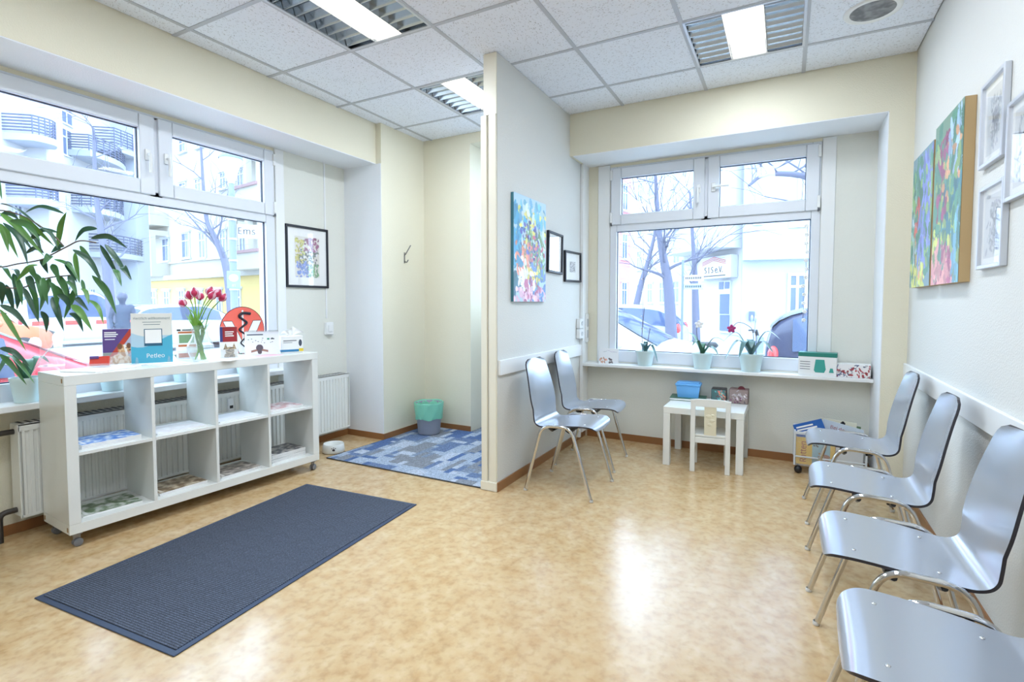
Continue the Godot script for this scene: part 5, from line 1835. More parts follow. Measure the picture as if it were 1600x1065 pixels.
	orchid("potted plant behind the dog leaflets on the shop window sill", Vector3(-3.52, ly, -1.575), 0.068, 0.12, [[4.8, 0.1, 0.09, 0.07, 0.05], [1.5, 0.12, 0.08, 0.04, 0.05], [5.6, 0.1, 0.1, 0.08, 0.04]], g2, grp2)
	orchid("potted plant behind the welcome card on the shop window sill", Vector3(-3.52, ly, -1.98), 0.066, 0.11, [[4.8, 0.08, 0.07, 0.05, 0.05], [1.5, 0.1, 0.07, 0.04, 0.05]], g, grp2)
	orchid("potted plant behind the desk calendar on the shop window sill", Vector3(-3.52, ly, -2.42), 0.064, 0.1, [[4.8, 0.07, 0.05, 0.03, 0.05], [1.5, 0.08, 0.05, 0.02, 0.04]], g, grp2)
	# round veterinary sign on the inside of the shop window
	var rr := 0.182
	o = thing("window_sign", "round red veterinary sign with a white V and a dark snake on the shop window", "sign", Vector3(-3.606, 1.015, -2.47))
	o.basis = Basis(Vector3(0, 0, -1), Vector3.UP, Vector3(1, 0, 0))
	b = MB.new()
	b.xf = Transform3D(Basis(Vector3.RIGHT, PI / 2), Vector3.ZERO)
	b.lathe([Vector2(0, 0.003), Vector2(rr, 0.003), Vector2(rr, 0.0), Vector2(0, 0.0)], 48)
	var disc := part("disc", b, mat("sign_red", rgb8(232, 116, 98), 0.5), o)
	disc.material_override.backlight_enabled = true
	disc.material_override.backlight = rgb8(190, 110, 96)
	b = MB.new()
	b.xf = Transform3D(Basis(Vector3.RIGHT, PI / 2), Vector3.ZERO)
	b.lathe([Vector2(rr - 0.004, 0.0034), Vector2(rr, 0.0034), Vector2(rr, 0.0), Vector2(rr - 0.004, 0.003)], 48)
	part("outline", b, M.black_frame, o)
	var vee := PackedVector2Array([Vector2(-0.155, 0.075), Vector2(-0.085, 0.075), Vector2(0.0, -0.09), Vector2(0.085, 0.075), Vector2(0.155, 0.075), Vector2(0.03, -0.17), Vector2(-0.03, -0.17)])
	b = MB.new()
	b.prism(vee, 0.001, Transform3D(Basis(), Vector3(0, 0, 0.0042)))
	part("letter_v", b, M.paper, o)
	b = MB.new()
	for k in vee.size():
		var p := vee[k]
		var q := vee[(k + 1) % vee.size()]
		b.tube([Vector3(p.x, p.y, 0.0042), Vector3(q.x, q.y, 0.0042)], 0.002, 4)
	part("letter_outline", b, M.black_frame, o)
	b = MB.new()
	b.cbox2(Vector3(-0.007, -0.15, 0.0035), Vector3(0.007, 0.155, 0.0055), 0.001)
	part("staff", b, M.paper, o)
	b = MB.new()
	var sn := spline([Vector3(0.06, 0.128, 0.007), Vector3(0.0, 0.132, 0.008), Vector3(-0.03, 0.11, 0.008), Vector3(0.0, 0.085, 0.008), Vector3(0.03, 0.06, 0.008), Vector3(0.0, 0.035, 0.008), Vector3(-0.03, 0.01, 0.008), Vector3(0.0, -0.015, 0.008), Vector3(0.028, -0.04, 0.008), Vector3(0.0, -0.065, 0.008), Vector3(-0.02, -0.09, 0.008), Vector3(0.01, -0.12, 0.008)], 6)
	var rad := []
	for k in sn.size():
		rad.append(lerpf(0.011, 0.004, float(k) / sn.size()))
	b.tube(sn, rad, 8)
	part("snake", b, M.black_frame, o)

func stem_with(o: Node3D, pts: Array, sm: Material, fm: Material, r: float):
	var b := MB.new()
	b.tube(spline(pts, 5), 0.0026, 6)
	var st := part("stem", b, sm, o)
	b = MB.new()
	var c: Vector3 = pts[-1]
	for k in 5:
		var a := TAU * k / 5.0 + 0.3
		b.ball(c + Vector3(cos(a), sin(a), 0.1) * r * 0.62, Vector3(r * 0.55, r * 0.42, r * 0.14), Basis(Vector3(0, 0, 1), a), 6, 10)
	b.ball(c + Vector3(0, 0, 0.008), Vector3.ONE * r * 0.25, Basis(), 5, 8)
	part("blossom", b, fm, st)

func build_plant():
	# tall slender-leaved fig standing beside the shelf unit; only its branches reach into view
	var at := PD(-170, 480, 1.95)
	at.y = 0.0
	var o := thing("potted_fig", "tall indoor fig with long narrow drooping leaves beside the shelf unit", "plant", at)
	var b := MB.new()
	b.lathe([Vector2(0, 0), Vector2(0.13, 0), Vector2(0.135, 0.01), Vector2(0.17, 0.3), Vector2(0.178, 0.31), Vector2(0.17, 0.32), Vector2(0.16, 0.28), Vector2(0, 0.27)], 28)
	part("pot", b, M.pot_white, o)
	b = MB.new()
	b.lathe([Vector2(0, 0.285), Vector2(0.155, 0.282)], 20)
	part("soil", b, M.soil, o)
	var bark := mat("fig_bark", rgb8(112, 96, 82), 0.8)
	var crown := PD(-70, 360, 2.05) - at
	b = MB.new()
	b.tube(spline([Vector3(0.02, 0.27, 0), Vector3(-0.03, 0.7, 0.02), crown * Vector3(0.4, 0.8, 0.4), crown], 6), [0.018, 0.018, 0.018, 0.017, 0.017, 0.017, 0.016, 0.016, 0.016, 0.015, 0.015, 0.015, 0.014, 0.014, 0.013, 0.012, 0.011, 0.01, 0.009], 8)
	part("trunk", b, bark, o)
	var twigs := [[[-70, 360], [-20, 330], [30, 335], [80, 365], [100, 385]], [[-70, 380], [-10, 415], [28, 412], [63, 406], [80, 398], [105, 385], [125, 376], [150, 379]], [[-70, 400], [-20, 440], [30, 450], [70, 435], [110, 430]], [[-80, 430], [-30, 470], [10, 490]], [[-80, 460], [-40, 530], [0, 545]]]
	for e in twigs:
		var pts := []
		for k in e.size():
			pts.append(PD(e[k][0], e[k][1], 2.08 + 0.03 * k / e.size()) - at)
		b = MB.new()
		b.tube(spline(pts, 4), 0.0028, 6)
		part("branch", b, bark, o)
	var z3 := [[600, 700, 690, 340], [670, 360, 255, 350], [1015, 515, 780, 645], [945, 615, 1330, 720], [1040, 680, 1255, 1060], [1090, 675, 1360, 1050], [830, 690, 1050, 1020], [755, 730, 1060, 1080], [780, 760, 830, 1080], [600, 555, 280, 650], [660, 705, 530, 765], [520, 790, 440, 900], [390, 895, 170, 1060],
		[0, 255, 450, 530], [200, 380, 570, 700], [0, 350, 460, 800], [100, 430, 420, 640], [30, 450, 290, 890], [140, 490, 350, 760], [560, 830, 830, 1080], [270, 770, 460, 770], [200, 390, 440, 770], [0, 460, 90, 760], [60, 470, 190, 820], [0, 380, 200, 420], [450, 830, 500, 980], [540, 880, 620, 1060], [700, 850, 800, 1070], [330, 900, 420, 1100], [130, 940, 200, 1060], [0, 905, 130, 1060], [430, 500, 600, 720]]
	var z5 := [[900, 0, 1140, 380], [1120, -60, 1190, 110], [1200, -80, 1290, 45], [490, 20, 390, 350], [250, 10, 380, 460], [230, 120, 385, 470], [400, 350, 455, 560], [510, 210, 625, 545], [560, 190, 690, 340], [700, 290, 905, 545], [680, 370, 815, 555], [745, 120, 625, 430], [790, 130, 870, 290], [860, 240, 1015, 480], [740, 220, 870, 350], [0, 290, 290, 530], [0, 330, 255, 740], [60, 90, 140, 360], [195, 60, 170, 330], [0, 60, 20, 290], [520, 100, 680, 300], [640, 60, 760, 220], [560, 0, 670, 260], [350, -20, 395, 230], [0, 710, 290, 890], [0, 770, 260, 1070], [30, 760, 340, 1060], [150, 0, 220, 300], [420, 20, 470, 290], [300, 0, 360, 180], [690, 0, 760, 200], [800, 40, 860, 260], [130, -20, 165, 330], [480, 60, 560, 330], [600, 20, 700, 320]]
	var list := []
	for e in z3:
		list.append([e[0] / 6.655, 280 + e[1] / 6.655, e[2] / 6.655, 280 + e[3] / 6.655])
	for e in z5:
		list.append([e[0] / 6.264, 430 + e[1] / 6.264, e[2] / 6.264, 430 + e[3] / 6.264])
	for k in 26:
		var u := rng.randf_range(-190, -20)
		var v := rng.randf_range(240, 560)
		list.append([u, v, u + rng.randf_range(-30, 50), v + rng.randf_range(40, 75)])
	var tones := [mat("fig_leaf", rgb8(62, 112, 58), 0.38), mat("fig_leaf_dark", rgb8(40, 80, 56), 0.38), mat("fig_leaf_light", rgb8(92, 140, 64), 0.38)]
	for m in tones:
		m.backlight_enabled = true
		m.backlight = m.albedo_color * 0.35
	for k in list.size():
		var e: Array = list[k]
		var d := 2.08 + rng.randf_range(-0.1, 0.1)
		var p0 := PD(e[0], e[1], d) - at
		var p1 := PD(e[2], e[3], d + rng.randf_range(-0.05, 0.03)) - at
		var mid := p0.lerp(p1, 0.5) + Vector3(0, 0.012 + absf(p1.x - p0.x) * 0.08, 0) + Vector3(rng.randf_range(-0.01, 0.01), 0, rng.randf_range(-0.01, 0.01))
		b = MB.new()
		var toward := (EYE - (p0 + at)).normalized()
		blade(b, p0, mid, p1, rng.randf_range(0.019, 0.026), 0.4, (toward + Vector3(rng.randf_range(-0.6, 0.6), rng.randf_range(0.0, 0.6), rng.randf_range(-0.6, 0.6))).normalized(), 1.1)
		part("leaf", b, tones[[0, 0, 1, 1, 2][rng.randi() % 5]], o)

const ROAD := -0.30

func ground_at(u: float, depth: float) -> Vector3:
	var p := PD(u, 474.0, depth)
	p.y = ROAD
	return p

# a house front between two ground points, seen from the room; local x along the front, z towards the room
func house(label: String, u0: float, d0: float, u1: float, d1: float, h: float, m: Material, deep := 3.0) -> Node3D:
	var a := ground_at(u0, d0)
	var c := ground_at(u1, d1)
	var x := (c - a).normalized()
	var o := thing("apartment_building", label, "building", a)
	o.basis = Basis(x, Vector3.UP, x.cross(Vector3.UP))
	var b := MB.new()
	b.box2(Vector3(0, 0, -deep), Vector3(a.distance_to(c), h, 0))
	part("wall", b, m, o)
	return o
# pixel to the front's own (along, up)
func on_front(o: Node3D, u: float, v: float) -> Vector2:
	var p := o.transform.affine_inverse() * PP(u, v, o.position, o.basis.z)
	return Vector2(p.x, p.y)
func house_window(o: Node3D, u0: float, v0: float, u1: float, v1: float, sill := true):
	var a := on_front(o, u0, v1)
	var c := on_front(o, u1, v0)
	house_window_at(o, a.x, minf(a.y, c.y), c.x, maxf(a.y, c.y), sill)
func house_window_at(o: Node3D, x0: float, y0: float, x1: float, y1: float, sill := true):
	var b := MB.new()
	frame_of(b, x0, y0, x1, y1, 0.09, 0.0, 0.06)
	b.box2(Vector3((x0 + x1) * 0.5 - 0.04, y0, 0.0), Vector3((x0 + x1) * 0.5 + 0.04, y1, 0.05))
	b.box2(Vector3(x0, lerpf(y0, y1, 0.68) - 0.04, 0.0), Vector3(x1, lerpf(y0, y1, 0.68) + 0.04, 0.05))
	if sill:
		b.box2(Vector3(x0 - 0.15, y0 - 0.12, 0.0), Vector3(x1 + 0.15, y0, 0.2))
		b.box2(Vector3(x0 - 0.15, y1, 0.0), Vector3(x1 + 0.15, y1 + 0.16, 0.16))
	var w := part("window", b, M.house_frame, o)
	b = MB.new()
	b.box2(Vector3(x0 + 0.05, y0 + 0.05, 0.005), Vector3(x1 - 0.05, y1 - 0.05, 0.025))
	part("pane", b, M.house_glass, w)
func house_band(o: Node3D, called: String, x0: float, x1: float, y0: float, y1: float, out: float, m: Material):
	var b := MB.new()
	b.box2(Vector3(x0, y0, -0.01), Vector3(x1, y1, out))
	part(called, b, m, o)
func balcony(o: Node3D, u0: float, u1: float, v_floor: float, v_rail: float, out: float, solid: Material, rail: Material):
	var a := on_front(o, u0, v_floor)
	var c := on_front(o, u1, v_floor)
	var r := on_front(o, (u0 + u1) * 0.5, v_rail)
	var x0 := a.x
	var x1 := c.x
	var y := (a.y + c.y) * 0.5
	var b := MB.new()
	var q := PackedVector2Array([Vector2(x0, 0)])
	for k in 9:
		var t := k / 8.0
		q.append(Vector2(lerpf(x0, x1, t), out * (0.75 + 0.25 * sin(PI * t))))
	q.append(Vector2(x1, 0))
	b.prism(q, 0.3, Transform3D(Basis(Vector3.RIGHT, Vector3(0, 0, 1), Vector3.DOWN), Vector3(0, y - 0.15, 0)))
	var slab := part("balcony", b, solid, o)
	b = MB.new()
	var hgt := minf(1.1, maxf(0.8, r.y - y))
	for k in range(1, q.size() - 2):
		for t in 6:
			var yy := y + hgt * (t + 1) / 6.0
			b.tube([Vector3(q[k].x, yy, q[k].y - 0.05), Vector3(q[k + 1].x, yy, q[k + 1].y - 0.05)], 0.035, 4)
	for k in range(1, q.size() - 1):
		b.tube([Vector3(q[k].x, y, q[k].y - 0.05), Vector3(q[k].x, y + hgt, q[k].y - 0.05)], 0.03, 4)
	for s in [x0, x1]:
		for t in 6:
			b.tube([Vector3(s, y + hgt * (t + 1) / 6.0, 0), Vector3(s, y + hgt * (t + 1) / 6.0, out * 0.75 - 0.05)], 0.035, 4)
	part("railing", b, rail, slab)

func build_street():
	var b := MB.new()
	b.box2(Vector3(-120, -0.6, -120), Vector3(60, ROAD, 60))
	mat("asphalt", rgb8(178, 182, 188), 0.6)
	var road := setting("street_ground", b, M.asphalt, "grey wet street outside the windows", "street")
	b = MB.new()
	b.box2(Vector3(-4.9, -0.4, -30), Vector3(-3.9, ROAD + 0.12, 20))
	b.box2(Vector3(-4.9, -0.4, -5.6), Vector3(20, ROAD + 0.12, -4.75))
	setting("sidewalk", b, mat("paving", rgb8(176, 178, 182), 0.8), "pale sidewalk along the practice", "sidewalk")
	mat("house_frame", rgb8(186, 190, 196), 0.6)
	mat("house_glass", rgb8(84, 100, 132), 0.12)
	var white := mat("house_white", rgb8(182, 182, 184), 0.9)
	var cool := mat("house_cool", rgb8(166, 172, 184), 0.9)
	var cream := mat("house_cream", rgb8(180, 175, 164), 0.9)
	var yellow := mat("house_yellow", rgb8(208, 182, 112), 0.9)
	var pinkish := mat("house_pink", rgb8(192, 130, 130), 0.9)
	var rail := mat("house_rail", rgb8(92, 100, 128), 0.6)
	# --- modern house with round balconies
	var h := house("pale modern apartment block with rounded balconies across the street", -120, 19.0, 204, 33.0, 17.0, white)
	for e in [[74, 168, 91, 188], [93, 171, 112, 190], [77, 203, 92, 240], [95, 205, 111, 241], [83, 306, 96, 340], [103, 307, 107, 326], [86, 352, 96, 380], [20, 320, 34, 352], [150, 250, 158, 262], [166, 246, 172, 262], [183, 312, 191, 338], [196, 350, 200, 385], [120, 300, 128, 330], [60, 440, 72, 470], [100, 445, 110, 472], [140, 450, 148, 475]]:
		house_window(h, e[0], e[1], e[2], e[3], false)
	var x := on_front(h, 40, 300).x
	var x2 := on_front(h, 69, 300).x
	house_band(h, "pier", x, x2, 0, 17, 0.9, white)
	house_band(h, "downpipe", x2, x2 + 0.25, 0, 17, 0.5, cool)
	x = on_front(h, 176, 300).x
	house_band(h, "wing", x, x + 1.6, 0, 17, 1.2, cool)
	for e in [[4, 40, 214, 186, 1.6], [106, 165, 247, 232, 1.4], [146, 195, 238, 212, 1.5], [10, 44, 312, 286, 1.6], [140, 200, 398, 372, 1.4], [112, 165, 330, 305, 1.3]]:
		balcony(h, e[0], e[1], e[2], e[3], e[4], cool, rail)
	# --- old house with yellow ground floor
	h = house("old cream apartment house with a yellow ground floor and loggias", 196, 47.0, 470, 31.0, 16.0, cream)
	var y0 := on_front(h, 300, 436).y
	var len_ := ground_at(196, 47.0).distance_to(ground_at(470, 31.0))
	house_band(h, "ground_floor", 0, len_, 0, y0, 0.12, yellow)
	house_band(h, "cornice", 0, len_, y0, y0 + 0.35, 0.5, cream)
	house_band(h, "string_course", 0, len_, y0 + 1.3, y0 + 1.45, 0.15, cream)
	for e in [[221.5, 454, 229.5, 487], [240, 454, 248, 488], [260.6, 454, 268.6, 488], [284, 453, 292, 488], [312, 453, 320, 488], [342, 452, 350, 490], [371.6, 451, 379.6, 492], [255, 371, 264.6, 409], [285.4, 362, 297, 404], [312.5, 361, 322, 404], [345, 358, 354, 402], [376, 356, 386, 402], [281, 283, 291, 306], [306, 277, 316, 303], [345, 268, 354, 296], [372, 262, 382, 292], [281, 215, 291, 240], [308, 205, 318, 232], [228, 380, 236, 408]]:
		house_window(h, e[0], e[1], e[2], e[3])
		for w in h.get_children():
			if w.name.begins_with("window") and not w.has_meta("moved"):
				w.position.z = 0.13 if e[3] > 440 else 0.01
				w.set_meta("moved", true)
	for w in h.get_children():
		w.remove_meta("moved")
	for e in [[205, 266, 0.0], [392, 440, 0.0]]:
		var a := on_front(h, e[0], 430)
		var c := on_front(h, e[1], 430)
		for k in 3:
			var yb := y0 + 0.3 + 4.0 * k
			var lg := MB.new()
			lg.box2(Vector3(a.x, yb, 0), Vector3(c.x, yb + 1.0, 1.3))
			var bay := part("loggia", lg, cream, h)
			lg = MB.new()
			lg.box2(Vector3(a.x, yb + 3.2, 0), Vector3(c.x, yb + 3.6, 1.35))
			for xx in [a.x, c.x - 0.35, (a.x + c.x) * 0.5]:
				lg.box2(Vector3(xx, yb + 1.0, 0.95), Vector3(xx + 0.35, yb + 3.2, 1.3))
			part("pillar", lg, cream, bay)
			lg = MB.new()
			lg.box2(Vector3(a.x + 0.2, yb + 1.0, 1.1), Vector3(c.x - 0.2, yb + 1.18, 1.4))
			part("flower_box", lg, mat("flower_box", rgb8(150, 120, 120), 0.8), bay)
	# --- corner house with the association's sign
	h = house("white corner house with an oriel over the association's door", 1060, 20.6, 1158, 17.0, 15.0, white)
	var door := MB.new()
	var a := on_front(h, 1125, 519)
	var c := on_front(h, 1144, 438)
	door.box2(Vector3(a.x, maxf(a.y, 0.05), 0.0), Vector3(c.x, c.y, 0.08))
	var dr := part("door", door, M.house_frame, h)
	for e in [[1127, 440, 1134, 452], [1136, 440, 1143, 451], [1128, 459, 1143, 490], [1128, 492, 1143, 516]]:
		var p := on_front(h, e[0], e[3])
		var q := on_front(h, e[2], e[1])
		b = MB.new()
		b.box2(Vector3(p.x, p.y, 0.08), Vector3(q.x, q.y, 0.1))
		part("pane", b, M.house_glass, dr)
	a = on_front(h, 1102, 437)
	c = on_front(h, 1154, 397)
	var sg := Node3D.new()
	sg.name = "sign_board"
	h.add_child(sg)
	b = MB.new()
	b.cbox2(Vector3(a.x, a.y, 0.0), Vector3(c.x, c.y, 0.3), 0.02)
	part("panel", b, mat("sign_white", rgb8(186, 186, 186), 0.5), sg)
	var sw := c.x - a.x
	var shh := c.y - a.y
	var mid := Vector3((a.x + c.x) * 0.5, (a.y + c.y) * 0.5, 0.302)
	b = MB.new()
	b.text("S I S e.V.", shh * 0.36, Transform3D(Basis(), mid + Vector3(0, -shh * 0.12, 0.0)), 0.01, false, true)
	b.box2(mid + Vector3(-sw * 0.42, -shh * 0.4, 0), mid + Vector3(sw * 0.36, -shh * 0.36, 0.006))
	part("lettering", b, mat("sign_ink", rgb8(22, 22, 34), 0.5), sg)
	b = MB.new()
	for k in 3:
		var yy := shh * (0.12 + 0.07 * k)
		b.tube([mid + Vector3(-sw * 0.36, yy, 0), mid + Vector3(0, yy + shh * 0.2, 0), mid + Vector3(sw * 0.36, yy, 0)], 0.012, 4)
	part("roof_mark", b, mat("sign_mark", rgb8(190, 70, 70), 0.5), sg)
	a = on_front(h, 1068, 405)
	b = MB.new()
	b.box2(Vector3(a.x, 3.35, -0.5), Vector3(ground_at(1060, 20.6).distance_to(ground_at(1158, 17.0)), 15.0, 1.0))
	part("oriel", b, white, h)
	for e in [[1086, 350, 1108, 362], [1084, 250, 1092, 300], [1124, 270, 1132, 322]]:
		var p := on_front(h, e[0], e[3])
		var q := on_front(h, e[2], e[1])
		house_window_at(h, p.x, p.y, q.x, q.y, false)
		h.get_child(h.get_child_count() - 1).position.z = 1.0
	h = house("white street front with an awning beside the corner house", 1159, 16.6, 1330, 15.6, 15.0, cool)
	for e in [[1229, 426, 1262, 492], [1180, 270, 1190, 318], [1246, 262, 1258, 312], [1176, 330, 1192, 352], [1232, 345, 1262, 356]]:
		house_window(h, e[0], e[1], e[2], e[3], false)
	a = on_front(h, 1160, 407)
	c = on_front(h, 1320, 402)
	house_band(h, "awning_case", a.x, c.x, a.y, a.y + 0.22, 0.35, mat("awning", rgb8(190, 196, 206), 0.6))
	a = on_front(h, 1170, 501)
	house_band(h, "letter_box", a.x, a.x + 0.16, a.y, a.y + 0.3, 0.1, mat("letter_box", rgb8(86, 96, 120), 0.5))
	# --- houses at the end of the side street
	h = house("pale apartment house far down the side street", 984, 62.0, 1075, 48.0, 18.0, cream)
	for i in 6:
		for k in 4:
			var xx := 2.2 + i * 3.0
			house_window_at(h, xx, 1.6 + k * 3.8, xx + 1.3, 3.7 + k * 3.8)
	h = house("red brick-coloured house at the bend of the side street", 930, 42.0, 984, 46.0, 20.0, pinkish)
	for i in 3:
		for k in 4:
			house_window_at(h, 0.8 + i * 1.6, 1.2 + k * 4.2, 1.7 + i * 1.6, 3.4 + k * 4.2)
	# --- bare street trees
	tree("bare street tree before the block with rounded balconies", [[178, 505, 16.0], [168, 430, 16.0], [158, 360, 16.0], [150, 300, 16.0], [146, 200, 16.0]], 0.16, 41)
	tree("bare leaning street tree beside the sign post and the yellow house", [[365, 500, 17.0], [355, 425, 17.0], [338, 375, 17.0], [322, 338, 17.0], [314, 230, 17.0]], 0.15, 42)
	tree("bare street tree beside the small white parked car", [[1052, 520, 12.0], [1045, 455, 12.0], [1036, 400, 12.0], [1029, 355, 12.0], [1024, 270, 12.0]], 0.15, 63)
	tree("bare street tree beside the association's corner house", [[1089, 520, 15.5], [1086, 450, 15.5], [1084, 400, 15.5], [1078, 300, 15.5]], 0.13, 44)
	tree("bare forked tree before the far pale house", [[981, 490, 18.0], [1000, 450, 18.0], [1012, 410, 18.0], [1022, 370, 18.0], [1030, 330, 18.0]], 0.13, 45)
	tree("bare street tree reaching over the street front with the awning", [[1330, 520, 11.0], [1320, 430, 11.0], [1300, 330, 11.0], [1270, 280, 11.0], [1200, 272, 11.0], [1170, 290, 11.0]], 0.13, 46)
	# --- cars
	car("white hatchback parked outside the small window", Vector3(-2.75, ROAD, -7.6), 0.0, mat("car_white", rgb8(190, 192, 196), 0.25))
	car("dark estate car with red tail lamps outside the small window", Vector3(1.83, ROAD, -7.5), 0.0, mat("car_navy", rgb8(44, 50, 78), 0.25), 0.9)
	car("silver car across the side street behind the white hatchback", Vector3(-4.3, ROAD, -13.6), PI + 0.05, mat("car_silver", rgb8(150, 156, 166), 0.25))
	car("red car parked below the shop window", Vector3(-5.95, ROAD, -1.0), PI / 2, mat("car_red", rgb8(196, 62, 74), 0.25))
	var pc := ground_at(295, 17.5)
	car("white car before the yellow ground floor", pc, PI / 2 - 0.1, M.car_white)
	pc = ground_at(228, 27.0)
	car("grey car beside the old house's yellow ground floor", pc, PI / 2, mat("car_grey", rgb8(120, 130, 156), 0.25))
	pc = ground_at(125, 19.0)
	var van := car("white van with red stripes across the street", pc, PI / 2, M.car_white, 1.3)
	for s in [-1.0, 1.0]:
		for k in 4:
			b = MB.new()
			b.box2(Vector3(-1.7 + k * 0.9, 0.78, s * 0.9 - 0.01), Vector3(-1.25 + k * 0.9, 0.92, s * 0.9 + 0.01))
			part("stripe", b, mat("stripe_red", rgb8(210, 70, 60), 0.4), van)
	pc = ground_at(-95, 13.0)
	car("orange van beyond the red car", pc, PI / 2, mat("car_orange", rgb8(206, 104, 66), 0.3), 1.25)
	# --- motor scooter under the corner house
	scooter(Vector3(-0.95, ROAD, -10.2))
	# --- street lamp with the street name
	var lp := ground_at(366, 9.0)
	var o := thing("street_lamp", "grey street lamp post carrying a white street name sign", "street lamp", lp)
	o.basis = upright(Vector3.ZERO, EYE - lp).basis
	var grey := mat("post_grey", rgb8(104, 116, 144), 0.5)
	b = MB.new()
	b.lathe([Vector2(0.09, 0), Vector2(0.09, 0.6), Vector2(0.06, 0.65), Vector2(0.055, 3.3), Vector2(0.04, 3.6)], 14)
	part("post", b, grey, o)
	b = MB.new()
	for yy in [1.75, 2.25, 2.62, 2.95]:
		b.lathe([Vector2(0.055, yy), Vector2(0.068, yy), Vector2(0.068, yy + 0.03), Vector2(0.055, yy + 0.03)], 14)
	part("band", b, M.house_frame, o)
	b = MB.new()
	b.cbox2(Vector3(0.07, 2.66, -0.02), Vector3(0.42, 2.9, 0.02), 0.01)
	var pl := part("name_sign", b, M.sign_white, o)
	b = MB.new()
	b.text("Ems", 0.15, Transform3D(Basis(), Vector3(0.215, 2.78, 0.022)), 0.006)
	part("lettering", b, M.sign_ink, pl)
	b = MB.new()
	b.cbox2(Vector3(-0.1, 1.78, 0.06), Vector3(0.1, 2.08, 0.08), 0.01)
	var info := part("info_sign", b, mat("sign_blue", rgb8(120, 160, 206), 0.5), o)
	b = MB.new()
	b.ball(Vector3(0, 1.96, 0.082), Vector3(0.075, 0.065, 0.003), Basis(), 6, 16)
	b.text("41", 0.06, Transform3D(Basis(), Vector3(0.0, 1.83, 0.083)), 0.004)
	part("sign_mark", b, M.sign_white, info)
	b = MB.new()
	b.lathe([Vector2(0.0, 3.55), Vector2(0.05, 3.6), Vector2(0.16, 3.95), Vector2(0.18, 4.0)], 16)
	part("lantern_glass", b, mat("lantern_glass", rgb8(200, 214, 216), 0.3), o)
	b = MB.new()
	b.lathe([Vector2(0.19, 4.0), Vector2(0.19, 4.03), Vector2(0.06, 4.16), Vector2(0.0, 4.2)], 16)
	part("lantern_roof", b, grey, o)
	# --- street name post of the side street
	lp = ground_at(1066, 10.5)
	o = thing("street_sign", "two street name plates on a thin post before the corner house", "street sign", lp)
	b = MB.new()
	b.tube([Vector3(0, 0, 0), Vector3(0, 2.4, 0)], 0.025, 8)
	part("post", b, grey, o)
	for k in 2:
		b = MB.new()
		b.cbox2(Vector3(0.03, 1.8 + k * 0.17, -0.015), Vector3(0.4, 1.92 + k * 0.17, 0.015), 0.005)
		var np := part("name_plate", b, M.sign_white if k == 1 else mat("plate_blue", rgb8(150, 170, 196), 0.5), o)
		b = MB.new()
		for q in 9:
			b.box2(Vector3(0.06 + q * 0.035, 1.84 + k * 0.17, 0.015), Vector3(0.08 + q * 0.035, 1.885 + k * 0.17, 0.018))
		part("lettering", b, M.sign_ink, np)
	# --- bollards on the far kerb
	for e in [[52, 9.0, "white bollard beside the road, behind the red car"], [88, 10.5, "white bollard beside the road, before the striped van"]]:
		b = MB.new()
		b.lathe([Vector2(0.07, 0), Vector2(0.07, 0.75), Vector2(0.085, 0.77), Vector2(0.085, 0.85), Vector2(0.05, 0.92), Vector2(0, 0.93)], 14)
		single("bollard", b, M.house_frame, e[2], "bollard", ground_at(e[0], e[1]))
	person(ground_at(191, 14.0))

func tree(label: String, pts: Array, r: float, seed_: int):
	var line := []
	for p in pts:
		line.append(PD(p[0], p[1], p[2]))
	var at: Vector3 = line[0]
	at.y = ROAD
	line[0] = at
	var o := thing("street_tree", label, "tree", at)
	var bark := mat("bark", rgb8(92, 94, 112), 0.9)
	var rad := []
	var loc := []
	var sp := spline(line, 4)
	for k in sp.size():
		loc.append(sp[k] - at)
		rad.append(r * lerpf(1.0, 0.22, float(k) / (sp.size() - 1)))
	var b := MB.new()
	b.tube(loc, rad, 8)
	part("trunk", b, bark, o)
	var g := RandomNumberGenerator.new()
	g.seed = seed_
	var tw := MB.new()
	for k in range(sp.size() / 3, sp.size()):
		for q in 1:
			var limb := MB.new()
			var a := g.randf() * TAU
			var d := Vector3(cos(a), g.randf_range(0.2, 0.9), sin(a)).normalized()
			var l := g.randf_range(1.0, 2.4)
			grow(limb, tw, loc[k], d, l, rad[k] * 0.38, g)
			part("branch", limb, bark, o)
	var twigs := part("twigs", tw, bark, o)
	twigs.set_meta("kind", "stuff")

func grow(limb: MB, tw: MB, p: Vector3, d: Vector3, l: float, r: float, g: RandomNumberGenerator):
	var pts := [p]
	var rr := [r]
	for k in 5:
		d = (d + Vector3(g.randf_range(-0.3, 0.3), g.randf_range(-0.2, 0.3), g.randf_range(-0.3, 0.3))).normalized()
		p += d * l / 5.0
		pts.append(p)
		rr.append(maxf(r * (1.0 - (k + 1) / 6.0), 0.006))
		for q in 1 + k % 2:
			var e := (d + Vector3(g.randf_range(-1, 1), g.randf_range(-0.5, 1), g.randf_range(-1, 1))).normalized()
			var p2 := p + e * l * g.randf_range(0.2, 0.45)
			var p3 := p2 + (e + Vector3(g.randf_range(-0.5, 0.5), -0.2, g.randf_range(-0.5, 0.5))).normalized() * l * 0.25
			tw.tube([p, p2, p3], [0.009, 0.006, 0.003], 4, false)
	limb.tube(pts, rr, 6)

